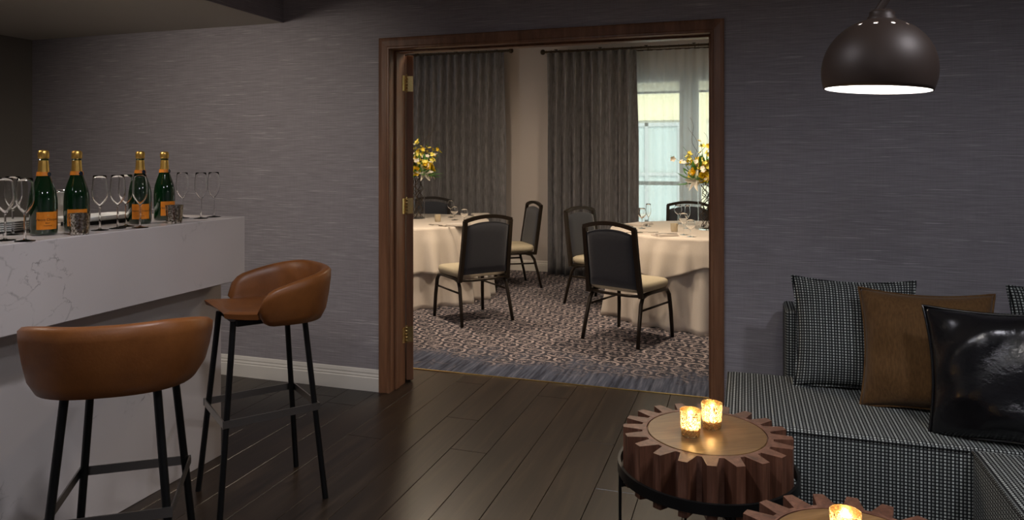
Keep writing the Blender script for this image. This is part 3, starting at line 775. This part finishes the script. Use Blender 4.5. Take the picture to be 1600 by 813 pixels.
# ================================================================ GEAR TABLES
NT = 20; RO, RR, RI, GT, GH = .284, .220, .204, .50, .175
a_ = 2*PI/NT
bm = B()
wb, wt = .026, .0145
rg = [[(RR-.012, -wb, z), (RR+.0, -wb, z), (RO, -wt, z), (RO+.001, 0, z), (RO, wt, z), (RR, wb, z), (RR-.012, wb, z)] for z in (GT-GH, GT)]
loft(bm, rg); bmesh.ops.recalc_face_normals(bm, faces=bm.faces)
me_tooth = bpy.data.meshes.new('tooth'); bm.to_mesh(me_tooth); bm.free(); me_tooth.materials.append(M['gear'])
def make_gear():
    r = empty('gear_table')
    bm = B(); lathe(bm, [(RI, GT), (RR, GT), (RR, GT-GH), (.12, GT-GH), (.12, GT-.03), (RI, GT-.03), (RI, GT)], 80); finish('gear_rim', bm, M['gearrim'], r, False)
    for k in range(NT): link('tooth', me_tooth, r, (0, 0, .0004), (0, 0, (k+.35)*a_))
    bm = B(); lathe(bm, [(0, GT-.02), (RI-.0045, GT-.02), (RI-.0045, GT-.0005), (RI-.006, GT+.0005), (0, GT+.0005)], 80); finish('inlay_top', bm, M['inlay'], r, False, rot=(0, 0, .5))
    bm = B(); lathe(bm, [(RI-.006, GT-.012), (RI+.001, GT-.012), (RI+.001, GT-.006), (RI-.006, GT-.006)], 80); finish('groove', bm, M['gearrim'], r)
    zr = GT-.128
    bm = B(); lathe(bm, [(.294, zr-.018), (.304, zr-.018), (.304, zr+.018), (.294, zr+.018), (.294, zr-.018)], 80); fr = finish('metal_ring', bm, M['black'], r, True, auto=.6)
    for k in range(4):
        a = math.radians(198+90*k); c, s = math.cos(a), math.sin(a)
        bm = B(); tube(bm, [(.299*c, .299*s, 0), (.299*c, .299*s, zr)], .0055, 8); finish('leg', bm, M['black'], r, True, auto=.8)
    bm = B(); lathe(bm, [(.294, .0), (.304, 0), (.304, .012), (.294, .012), (.294, 0)], 80); finish('floor_ring', bm, M['black'], r, True, auto=.6)
    for k in range(2):
        a = math.radians(198+90*k); c, s = math.cos(a), math.sin(a)
        bm = B(); bar(bm, (-.296*c, -.296*s, GT-GH-.006), (.296*c, .296*s, GT-GH-.006), .02, .011); finish('cross_bar', bm, M['black'], r)
    for k in range(4):
        a = math.radians(198+90*k); c, s = math.cos(a), math.sin(a)
        bm = B(); box(bm, (.290, -.012, GT-GH-.012), (.296, .012, zr)); o = finish('bracket', bm, M['black'], r, rot=(0, 0, a))
    return r
g1 = make_gear(); g1.location = (-.130, 2.572, 0)
tag(g1, 'round wooden gear-shaped side table with two lit votives, between sofa and doorway', 'table', 'gear-shaped side tables')
g2 = copy_tree(g1); g2.location = (.262, 1.915, 0); g2.rotation_euler.z = .13
tag(g2, 'round wooden gear-shaped side table with one lit votive, under the dome lamp', 'table', 'gear-shaped side tables')
vg = make_votive('votive_holder', .0365, .088, 'mercury', True, 1.8)
for i, (px, py, lab) in enumerate([(1079, 681, 'lit gold speckled votive near the middle of the gear table'), (1112, 669, 'lit gold speckled votive standing behind another on the gear table'), (1321, 856, 'lit gold speckled votive alone on a gear table')]):
    o = vg if i == 0 else copy_tree(vg); x, y = zplane(px, py, GT); o.location = (x, y, GT+.0005); o.rotation_euler.z = i*1.3
    tag(o, lab, 'candle holder', 'lit votives on the gear tables')

# ================================================================ DINING ROOM
# curtains
def curtain(name, xa, xb, y, zt, zb, amp, waves, mt, seed, gather=0, nz=14, spw=10, header=.0):
    rnd = random.Random(seed); n = int(waves*spw); bm = B(); rings = []
    w = [rnd.uniform(.7, 1.3) for _ in range(int(waves)+3)]; ph = [rnd.uniform(-.5, .5) for _ in range(int(waves)+3)]
    for j in range(nz+1):
        t = j/nz; z = zt+(zb-zt)*t; row = []
        for i in range(n+1):
            s = i/n; k = s*waves; c = int(k)
            am = w[c]*(1-(k-c))+w[c+1]*(k-c)
            a = amp*am*(.40+.60*min(1, t*2.5))
            p = 2*PI*k + ph[c]*(1-(k-c)) + ph[c+1]*(k-c)
            sn = math.sin(p); yy = y - a*(abs(sn)**.75*(1 if sn > 0 else -1))
            xx = xa+(xb-xa)*s + .3*a*math.cos(p)*min(1, t*3) + gather*math.sin(3*s+1)*t*.2
            row.append((xx, yy, z))
        rings.append(row)
    loft(bm, rings, False, False)
    o = finish(name, bm, M[mt], None, True)
    return o
def solid(o, th=.003): m = o.modifiers.new('cloth', 'SOLIDIFY'); m.thickness = th
YC = 8.55
o = curtain('drape', -4.75, -2.905, YC, 2.785, .01, .072, 17, 'drape', 3); solid(o)
tag(o, 'pleated charcoal velvet drape behind the tall flower vase', 'curtain', 'floor-length drapes')
o = curtain('drape', -2.335, -1.235, YC, 2.745, .01, .070, 10, 'drape', 5); solid(o)
tag(o, 'pleated grey velvet drape beside the sheer-covered window', 'curtain', 'floor-length drapes')
o = curtain('sheer_curtain', -1.29, 1.15, YC+.155, 2.745, .012, .028, 22, 'sheer', 8)
tag(o, 'translucent white sheer curtain across the window', 'curtain')
# pinch pleats of the sheer's heading
sp = [(-1.29+i*(2.44/22)) for i in range(23)]
def rod(name, xa, xb, z, fin, lab):
    r = empty(name, (xa, YC, z)); tag(r, lab, 'curtain rod', 'curtain rods')
    bm = B(); tube(bm, [(0, 0, 0), (xb-xa, 0, 0)], .014, 12); finish('pole', bm, M['bronze'], r, True, auto=.8)
    for x, on in ((0, 'a' in fin), (xb-xa, 'b' in fin)):
        if on:
            s = -1 if x == 0 else 1
            bm = B(); prf = [(.014, 0), (.020, .004), (.014, .010), (.014, .018), (.026, .026), (.034, .042), (.033, .058), (.022, .072), (0, .078)]
            lathe(bm, prf, 20)
            finish('finial', bm, M['bronze'], r, True, loc=(x, 0, 0), rot=(0, s*PI/2, 0))
    k = 0
    x = .12 if 'a' in fin else .3
    while x < xb-xa:
        bm = B(); tube(bm, [(x, 0, .020), (x, .05, .020), (x, YF-YC, .020)], .006, 8);
        if 'a' in fin: tube(bm, [(x, .155, -.010), (x, .155, .020)], .004, 6)
        
        lathe(bm, [(0, -.006), (.022, -.006), (.022, .0), (0, 0)], 14, (x, 0, .026)); tube(bm, [(x, 0, .008), (x, 0, .026)], .005, 6); finish('bracket', bm, M['bronze'], r, True, auto=.8); x += .55
    for k in range(int((xb-xa-.1)/.11)):
        bm = B(); xx = .06+k*.11
        tube(bm, [(xx, .019*math.cos(2*PI*j/14), .019*math.sin(2*PI*j/14)) for j in range(14)], .0025, 5, loop=True); finish('ring', bm, M['bronze'], r, True)
    return r
rod('curtain_rod', -4.95, -2.85, 2.80, 'b', 'dark bronze curtain rod carrying the drape behind the tall flower vase')
dr2 = rod('curtain_rod', -2.34, 1.25, 2.76, 'a', 'dark bronze curtain rod carrying the drape and sheer over the window')
bm = B(); tube(bm, [(.12, .155, -.010), (3.59, .155, -.010)], .008, 8); finish('rear_pole', bm, M['bronze'], dr2, True, auto=.8)

# banquet tables, cloths
CH = [((-2.135, 5.865), (-.77, .64), .275, 'banquet chair with its back to the doorway, nearest the brass door hinges'),
      ((-1.005, 5.525), (.39, .92), .275, 'banquet chair with its back to the doorway, at the table by the sheer curtain'),
      ((-2.315, 7.877), (-.80, -.60), .275, 'banquet chair standing side-on where bare wall meets the grey drape'),
      ((-1.600, 7.160), (.90, -.43), .275, 'banquet chair in front of the grey drape, turned to the table by the window'),
      ((-3.80, 8.35), (.12, -.99), .275, 'banquet chair between a table and the charcoal drape, only its back showing'),
      ((-.62, 8.38), (.10, -.995), .275, 'banquet chair between the sheer curtain and a table, only its back showing')]
def chair_limits(c, n):
    """largest free radius round table c at each of n angles: the footprint of every tucked chair stays clear"""
    L = [9.0]*n
    for (x, y), (dx, dy), off_, lab in CH:
        q = math.hypot(dx, dy); f = Vector((dx/q, dy/q)); s_ = Vector((f.y, -f.x)); o = Vector((c[0]-x, c[1]-y))
        for j in range(n):
            a = 2*PI*j/n; d = Vector((math.cos(a), math.sin(a))); t0, t1 = 0, 3
            for ax, lo, hi in ((s_, -.285, .285), (f, -.03, .562)):
                p, v = o.dot(ax), d.dot(ax)
                if abs(v) < 1e-6:
                    if p < lo or p > hi: t0 = 9
                    continue
                ta, tb = sorted(((lo-p)/v, (hi-p)/v)); t0 = max(t0, ta); t1 = min(t1, tb)
            if t0 < t1: L[j] = min(L[j], t0)
    st = 2*PI/n
    return [min(L[(j+k) % n]+1.6*abs(k)*st for k in range(-30, 31)) for j in range(n)]
def hang(a, h, R, flare, amp, nw, ph):
    wv = math.sin(nw*a+ph[0]+1.2*math.sin(3*a+ph[1]))*.6+.4*math.sin((nw//2)*a+ph[2]+1.1*math.sin(2*a))
    return R+.012*min(1, h*8)+(flare+amp*wv)*(h/.75)**.9
def cloth(name, c, R, zt, drop, own, under, mt, lab, grp, gap):
    n = 240; bm = B(); lim = chair_limits(c, n)
    rings = [[(r*math.cos(2*PI*j/n), r*math.sin(2*PI*j/n), zt) for j in range(n)] for r in (.02, R*.5, R*.85, R*.985)]
    K = 18
    for k in range(K+1):
        t = k/K; row = []
        for j in range(n):
            a = 2*PI*j/n; h = drop(a)*t; z = zt-.004*min(1, t*8)-h
            rr = hang(a, h, R, *own)
            if under: rr = max(rr, hang(a, h, RT, *under)+.018)
            b = min(1, max(0, (.66-z)/.12)); b = b*b*(3-2*b); m_ = lim[j]-gap
            if rr > m_: rr += (m_-rr)*b
            row.append((rr*math.cos(a), rr*math.sin(a), z))
        rings.append(row)
    loft(bm, rings, True, False); bm.verts.ensure_lookup_table(); bm.faces.new(bm.verts[0:n])
    o = finish(name, bm, M[mt], None, True, loc=(c[0], c[1], 0)); tag(o, lab, 'tablecloth', grp); solid(o, .002); return o
TL = (-3.55, 7.05); TR = (-.33, 7.08); RT = .915
for (c, lb, cor, dr, kk, lo_) in ((TL, 'left', math.radians(-20), .42, .10, 'yellow flowers and charcoal drape behind it'), (TR, 'right', math.radians(-113), .225, .14, 'the sheer-covered window behind it')):
    t = empty('round_table', (c[0], c[1], 0)); tag(t, 'round banquet table hidden under cream cloths with %s' % lo_, 'table', 'round banquet tables')
    bm = B(); lathe(bm, [(0, .735), (RT-.01, .735), (RT-.005, .745), (RT-.005, .757), (RT-.01, .762), (0, .762)], 60); finish('tabletop', bm, M['gearrim'], t, True, auto=.6)
    for k in range(4):
        a = PI/4+k*PI/2; bm = B(); tube(bm, [(.55*math.cos(a), .55*math.sin(a), .0), (.55*math.cos(a), .55*math.sin(a), .736)], .014, 8); finish('leg', bm, M['chairframe'], t, True)
    UN = (.10, .070, 26, [1.1*len(lb), 2.3, .7*len(lb)]); OV = (.16, .13, 28, [.4, 1.9*len(lb), 2.2])
    cloth('tablecloth', c, RT, .765, lambda a: .754, UN, None, 'linen2', 'floor-length ivory tablecloth, %s' % lo_, 'floor-length tablecloths', .024)
    def dr_(a, cor=cor, dr=dr, kk=kk):
        d = (a-cor) % (PI/2); d = min(d, PI/2-d); return dr+kk*max(0, 1-d/.40)
    cloth('overlay_cloth', c, RT+.010, .770, dr_, OV, UN, 'linen', 'shorter cream overlay cloth, %s' % lo_, 'overlay cloths', .003)

# banquet chairs
def make_chair():
    r = empty('banquet_chair')
    fr = .0125
    for s in (-1, 1):
        bm = B()
        tube(bm, [(s*.228, -.205, .375), (s*.226, -.212, .40), (s*.222, -.222, .46), (s*.217, -.255, .68), (s*.214, -.286, .905)], 0, flat=(.030, .034)); finish('back_upright', bm, M['chairframe'], r)
        bm = B()
        tube(bm, [(s*.218, -.215, .385), (s*.218, -.05, .392), (s*.218, .15, .395), (s*.220, .205, .385), (s*.224, .232, .345), (s*.232, .248, .2), (s*.240, .256, 0)], [.016, .016, .016, .016, .0165, .016, .0145], 8); finish('leg', bm, M['chairframe'], r, True)
        bm = B()
        tube(bm, [(s*.216, -.10, .388), (s*.217, -.165, .372), (s*.222, -.20, .32), (s*.232, -.245, .15), (s*.240, -.278, 0)], [.016, .016, .016, .0155, .0145], 8); finish('leg', bm, M['chairframe'], r, True)
        bm = B(); tube(bm, [(s*.224, -.212, .275), (s*.227, .236, .285)], .009, 8); finish('stretcher', bm, M['chairframe'], r, True)
    bm = B(); top = []
    for k in range(17):
        u = -1+k/8; top.append((u*.222, -.288-.004*(1-u*u), .902+.038*(1-abs(u)**2.0)))
    tube(bm, top, 0, flat=(.030, .032)); finish('top_rail', bm, M['chairframe'], r)
    for (yy, nm) in ((-.212, 'rear_rail'), (.17, 'front_rail')):
        bm = B(); tube(bm, [(-.218, yy, .388), (-.1, yy, .380), (.1, yy, .380), (.218, yy, .388)], .012, 8); finish(nm, bm, M['chairframe'], r, True)
    # seat
    bm = B(); n = 14; rings = []
    def sq(hw, hd, z, off=0):
        q = []
        for k in range(40):
            a = 2*PI*k/40; c, s_ = math.cos(a), math.sin(a); e = 7; kk = (abs(c)**e+abs(s_)**e)**(-1/e)
            q.append((hw*c*kk, off+hd*s_*kk, z))
        return q
    rings = [sq(.20, .20, .405, .02), sq(.228, .232, .410, .02), sq(.236, .240, .435, .02), sq(.232, .238, .462, .02), sq(.215, .222, .474, .02), sq(.12, .12, .482, .02), sq(.02, .02, .484, .02)]
    loft(bm, rings); finish('seat', bm, M['seat'], r, True, auto=1.1)
    # padded back
    bm = B(); outl = []
    zs = [.435, .50, .58, .66, .74, .80, .845, .872, .886, .894]
    def lat(z): return -.218-.07*(max(0, z-.46)/.43)
    fronts = []; NW = 12
    for face in (1, -1):
        g = []
        for j, z in enumerate(zs):
            row = []
            for i in range(NW+1):
                u = -1+2*i/NW
                hw = .206-.008*(z-.45)/.44
                zz = z - (0 if z < .7 else .034*abs(u)**2.2*(z-.7)/.188)
                ed = max(abs(u), abs((z-.66)/.226)); th = .021*(1-max(0, (ed-.75)/.25)**2*.75)
                row.append(bm.verts.new((u*hw, lat(zz)+face*th+.004, zz)))
            g.append(row)
        for j in range(len(zs)-1):
            for i in range(NW): bm.faces.new((g[j][i], g[j][i+1], g[j+1][i+1], g[j+1][i]))
        fronts.append(g)
    a, b = fronts; m = len(zs)-1
    loopi = [(0, i) for i in range(NW)]+[(j, NW) for j in range(m)]+[(m, i) for i in range(NW, 0, -1)]+[(j, 0) for j in range(m, 0, -1)]
    for k in range(len(loopi)):
        p, q = loopi[k], loopi[(k+1) % len(loopi)]; bm.faces.new((a[p[0]][p[1]], a[q[0]][q[1]], b[q[0]][q[1]], b[p[0]][p[1]]))
    finish('backrest', bm, M['pad'], r, True)
    return r
chair = make_chair()
for i, ((x, y), (dx, dy), off_, lab) in enumerate(CH):
    o = chair if i == 0 else copy_tree(chair); n_ = math.hypot(dx, dy)
    o.location = (x+dx/n_*off_, y+dy/n_*off_, .004); o.rotation_euler.z = ang(dx, dy); o.scale = (1.06, 1.0, 1.0)
    tag(o, lab, 'chair', 'banquet chairs')

# flowers
def petal(bm, base, direc, up, L, W, cup, tip=.0):
    d = Vector(direc).normalized(); u = Vector(up).normalized(); s = d.cross(u).normalized(); n = s.cross(d).normalized()
    rows = []
    for k in range(6):
        t = k/5; wd = W*math.sin(PI*min(1, .12+t*.88*(1-tip*.0)))**.8 if k < 5 else W*.06
        c = Vector(base)+d*(L*t)+n*(cup*L*t*t)
        rows.append([c-s*wd/2+n*(.15*wd), c, c+s*wd/2+n*(.15*wd)])
    loft(bm, rows, False, False)
def mk(bm, nm, m):
    me = bpy.data.meshes.new(nm); bm.to_mesh(me); bm.free(); me.materials.append(m)
    for p in me.polygons: p.use_smooth = True
    return me
bm = B()
for ring, (cnt, L, W, tilt) in enumerate(((3, .020, .022, .15), (4, .027, .028, .35), (5, .033, .034, .75), (6, .036, .036, 1.15))):
    for k in range(cnt):
        a = 2*PI*k/cnt+ring*.7; d = (math.cos(a)*math.sin(tilt), math.sin(a)*math.sin(tilt), math.cos(tilt)); petal(bm, (.004*math.cos(a), .004*math.sin(a), 0), d, (-math.cos(a), -math.sin(a), .3), L, W, .45 if ring < 2 else .15)
me_rose = mk(bm, 'rose', M['yellow'])
bm = B()
for k in range(6):
    a = 2*PI*k/6; petal(bm, (0, 0, 0), (math.cos(a), math.sin(a), .55), (-math.cos(a), -math.sin(a), 1), .072, .030 if k % 2 else .022, -.25)
me_lily = mk(bm, 'lily', M['lily'])
bm = B()
for k in range(5):
    a = 2*PI*k/5; petal(bm, (0, 0, 0), (math.cos(a), math.sin(a), .35), (-math.cos(a), -math.sin(a), 1), .020, .017, .1)
me_orch = mk(bm, 'orchid_blossom', M['yellow2'])
me_orch2 = me_orch.copy(); me_orch2.materials.clear(); me_orch2.materials.append(M['lily']); me_orch3 = me_orch.copy(); me_orch3.materials.clear(); me_orch3.materials.append(M['yellow'])
bm = B(); petal(bm, (0, 0, 0), (0, 0, 1), (0, -1, 0), .11, .034, -.25); me_leaf = mk(bm, 'leaf', M['leaf'])
bm = B(); petal(bm, (0, 0, 0), (0, 0, 1), (0, -1, 0), .05, .022, -.2); me_leaf2 = mk(bm, 'leaf', M['leaf'])
def aim(o, d):
    o.rotation_euler = Vector(d).to_track_quat('Z', 'Y').to_euler()
def arrangement(x, y, z, vh, seed, lab1, lab2, face):
    rnd = random.Random(seed)
    v = empty('glass_vase', (x, y, z)); tag(v, lab1, 'vase', 'tall glass vases')
    Rv = .080
    bm = B(); lathe(bm, [(0, .0), (Rv, 0), (Rv, vh), (Rv-.003, vh), (Rv-.003, .012), (0, .012)], 32); finish('vase_glass', bm, M['glass'], v, True, auto=.8)
    r = empty('flower_arrangement', (x, y, z+.014)); FS = 1.55; tag(r, lab2, 'flowers', 'yellow and white flower arrangements')
    fd = Vector((face[0], face[1], 0)).normalized(); sd_ = Vector((fd.y, -fd.x, 0))
    top = vh-.01
    for k in range(9):   # curly twigs inside the vase
        bm = B(); a = rnd.uniform(0, 6.28); p = []; ph = rnd.uniform(0, 6); fq = rnd.uniform(3, 6)
        for j in range(18):
            t = j/17; rr = .045+.018*math.sin(fq*4*t+ph); aa = a+1.3*math.sin(fq*t*2+ph); p.append((rr*math.cos(aa), rr*math.sin(aa), .004+t*(vh-.02)))
        tube(bm, p, .0034, 5); finish('twig', bm, M['twig'], r, True)
    for k in range(4):   # twigs rising above the flowers
        bm = B(); a = rnd.uniform(0, 6.28); p = []; ph = rnd.uniform(0, 6)
        hgt = rnd.uniform(.42, .68)
        for j in range(22):
            t = j/21; rr = .02+.15*t+.022*math.sin(9*t+ph); aa = a+.7*math.sin(6*t+ph); p.append((rr*math.cos(aa), rr*math.sin(aa), top+t*hgt))
        tube(bm, p, [.0028*(1-.6*j/21) for j in range(22)], 5); finish('twig', bm, M['twig'], r, True)
    def dirn(a, e): return (fd*math.cos(a)+sd_*math.sin(a))*math.cos(e)+Vector((0, 0, 1))*math.sin(e)
    c0 = Vector((0, 0, top+.04))
    for k in range(30):  # big leaves round the base
        a = 2*PI*k/15+rnd.uniform(-.15, .15); d = dirn(a, rnd.uniform(-.55, .15)); o = link('leaf', me_leaf, r, c0+dirn(a, 0)*.092+Vector((0, 0, rnd.uniform(0, .02)))); aim(o, d); o.scale = [rnd.uniform(1.3, 1.9)]*3
    for k in range(80):
        d = dirn(rnd.uniform(0, 6.28), rnd.uniform(0, 1.4)); o = link('leaf', me_leaf2, r, c0+d*rnd.uniform(.08, .22)); aim(o, d+Vector((rnd.uniform(-.6, .6), rnd.uniform(-.6, .6), 0))); o.scale = [1.4]*3
    for k, (a, e) in enumerate(((.15, .18), (-.65, .55), (.95, .45), (-1.5, .35), (2.2, .4), (3.4, .4), (.2, 1.0), (4.4, .5))):
        d = dirn(a, e); o = link('rose', me_rose, r, c0+d*.150); aim(o, d); o.scale = [1.75]*3
    for k, (a, e) in enumerate(((-.45, .12), (1.35, .15), (2.9, .2), (-2.0, .15), (.75, .02))):
        d = dirn(a, e); o = link('lily', me_lily, r, c0+d*.140); aim(o, d); o.scale = [1.6]*3
    for k in range(20):   # orchid sprays
        a = rnd.uniform(-2.6, 2.6); e = rnd.uniform(.55, 1.45); d = dirn(a, e); L = rnd.uniform(.26, .44); bm = B(); p = []
        for j in range(9):
            t = j/8; q = c0+d*(L*t)+dirn(a, 0)*(.07*t*t); p.append(q)
        tube(bm, p, .0015, 5); finish('spray_stem', bm, M['leaf'], r, True)
        for j in range(8):
            q = p[2+int(j*.8)]+Vector([rnd.uniform(-.035, .035) for _ in range(3)]); o = link('orchid_blossom', rnd.choice((me_orch, me_orch, me_orch3, me_orch2)), r, q); aim(o, d+Vector([rnd.uniform(-.9, .9) for _ in range(3)])-Vector((0, .5, 0))); o.scale = [rnd.uniform(1.1, 1.7)]*3
ZT = .7715
xl, yl = zplane(653, 341.5, ZT); arrangement(xl, yl, ZT, .46, 5, 'tall clear glass vase of twigs on the table before the charcoal drape', 'yellow and white bouquet of roses, lilies and orchids before the charcoal drape', (-xl, -yl))
xr, yr = zplane(1104, 359, ZT); arrangement(xr, yr, ZT, .42, 11, 'tall clear glass vase of twigs on the table before the sheer curtain', 'yellow and white bouquet with trailing orchids before the sheer curtain', (-xr, -yr))

# glasses and settings on the tables
wg = make_glass('wine_glass', .195, .040, .034, .52, .74)
gob = make_glass('water_goblet', .150, .040, .034, .62, .80)
flt = make_glass('champagne_flute', .225, .027, .031, .60, .82)
for proto, lst in ((wg, [(704, 340, 'clear wine glass nearest the white votive on the left-hand flower table', 0), (1003, 357, 'clear wine glass beside a flute before the bright window', 0), (1059.5, 350, 'clear wine glass in front of the chair back by the sheer curtain', 0), (1068, 367, 'clear wine glass over the dark knife beside the vase', 0)]),
                   (gob, [(710, 344, 'short goblet with white reflection beside the wine glass before the charcoal drape', 0), (725.5, 349, 'short stemmed goblet nearest the folded napkin', 0), (1079, 370, 'short stemmed goblet at the table edge by the vase', 0)]),
                   (flt, [(1013, 354, 'tall clear flute before the bright window', 0), (1074, 357, 'tall clear flute in front of the chair back and vase', 0)])):
    for i, (px, py, lab, _) in enumerate(lst):
        o = proto if i == 0 else copy_tree(proto); x, y = zplane(px, py, ZT); o.location = (x, y, ZT); tag(o, lab, 'glass', 'glasses on the banquet tables')
fv = make_votive('votive_holder', .035, .075, 'silver', False)
for ch_ in fv.children:
    if ch_.name.startswith('holder'): ch_.data.materials[0] = m_sheer('frosted_votive', (.78, .70, .55, 1), .72)
for i, (px, py, lab) in enumerate([(684, 346.5, 'small frosted white votive on the table with the charcoal drape behind'), (1053.5, 362, 'frosted cream votive on the table by the sheer window')]):
    o = fv if i == 0 else copy_tree(fv); x, y = zplane(px, py, ZT); o.location = (x, y, ZT); tag(o, lab, 'candle holder', 'frosted votives on the banquet tables')
def napkin(px, py, rz, lab, w_=.11, l_=.26):
    x, y = zplane(px, py, ZT); bm = B()
    for k in range(3): box(bm, (-w_+.004*k, -l_/2+.003*k, .0005+.006*k), (w_-.006*k, l_/2-.003*k, .0062+.006*k), .002, 2)
    tag(finish('napkin', bm, M['linen2'], None, True, loc=(x, y, ZT), rot=(0, 0, rz), auto=.9), lab, 'napkin', 'folded napkins')
napkin(752, 336.5, .5, 'folded white napkin at the table edge beside the pale wall')
napkin(716, 352, .2, 'folded cream napkin in front of the short goblet')
napkin(1000, 351.5, -.3, 'folded cream napkin before the bright window', .09)
napkin(1039, 368.5, -.9, 'folded cream napkin under the dark knife', .07, .2)
def fork(px, py, rz, kind, lab, up=0):
    x, y = zplane(px, py, ZT); r = empty(kind, (x, y, ZT+up), rz); tag(r, lab, kind, 'cutlery on the banquet tables')
    bm = B(); tube(bm, [(0, -.10, .006), (0, -.03, .009), (0, .02, .007)], 0, flat=(.010, .004)); finish('handle', bm, M['cutlery'], r)
    bm = B()
    if kind == 'fork':
        box(bm, (-.012, .018, .004), (.012, .045, .008), .001, 1)
        for k in range(4): box(bm, (-.012+.0068*k, .044, .004), (-.0085+.0068*k, .085, .008))
        finish('tines', bm, M['cutlery'], r)
    else:
        box(bm, (-.009, .018, .003), (.009, .115, .008), .0015, 1); finish('blade', bm, M['cutlery'], r)
fork(680, 352.5, 1.2, 'fork', 'dark steel fork in front of the white votive'); fork(700, 354.5, 1.3, 'knife', 'dark steel knife beside the cream napkin')
fork(990, 365, -1.1, 'fork', 'steel fork near the table edge by the chair'); fork(1009, 364, -1.2, 'knife', 'steel knife lying before the wine glass and flute')
fork(1040, 369, -.9, 'knife', 'dark knife lying on the folded napkin in front of the frosted votive', .0150); fork(976, 355, -1.0, 'fork', 'dark fork beside the napkin at the window side')

# ================================================================ OUTSIDE THE WINDOW
FY = 14.5
fb = empty('building_across', (0, FY, 0)); tag(fb, 'cream and yellow building with blue-green windows seen through the sheer curtain', 'building')
def part(nm, lo, hi, m, par=fb):
    bm = B(); box(bm, lo, hi); return finish(nm, bm, M[m], par)
part('wall', (-7, 0, -4), (7, .4, 6), 'ext_cream')
part('cornice', (-7, -.5, 3.15), (7, 0, 3.75), 'ext_brown'); part('band', (-7, -.06, 2.2), (7, 0, 3.15), 'ext_yellow')
for xa in (-4.6, -2.55, -.45, 1.6):
    wv = part('window', (xa, -.08, .15), (xa+1.35, 0, 2.15), 'ext_glass')
    for b_ in ((0, .15, .07, 2.15), (1.28, .15, 1.35, 2.15), (.64, .15, .71, 2.15), (.07, 2.08, 1.28, 2.15), (.07, .15, 1.28, .22), (.07, 1.1, .64, 1.16), (.71, 1.1, 1.28, 1.16)):
        bm = B(); box(bm, (xa+b_[0], -.12, b_[1]), (xa+b_[2], -.08, b_[3])); finish('glazing_bar', bm, M['ext_grey'], wv)
for xa in (-3.0, -.95, 1.15): part('pilaster', (xa, -.16, -4), (xa+.22, 0, 3.15), 'ext_yellow')
part('plinth', (-7, -.3, -4), (7, 0, -.3), 'ext_grey')
rl = empty('balcony_rail', (0, 9.35, 0)); tag(rl, 'dark balcony rail outside the sheer-covered window', 'railing')
bm = B(); box(bm, (WX0-.1, -.025, 1.10), (WX1+.1, .025, 1.15)); finish('hand_rail', bm, M['ext_dark'], rl)
for k in range(4):
    x = WX0-.05+k*.88; bm = B(); box(bm, (x, -.015, .05), (x+.03, .015, 1.11)); finish('post', bm, M['ext_dark'], rl)
bm = B(); box(bm, (WX0-.4, YF+.22, -.15), (WX1+.4, 9.6, .05)); tag(finish('balcony_slab', bm, M['ext_grey']), kind='structure')
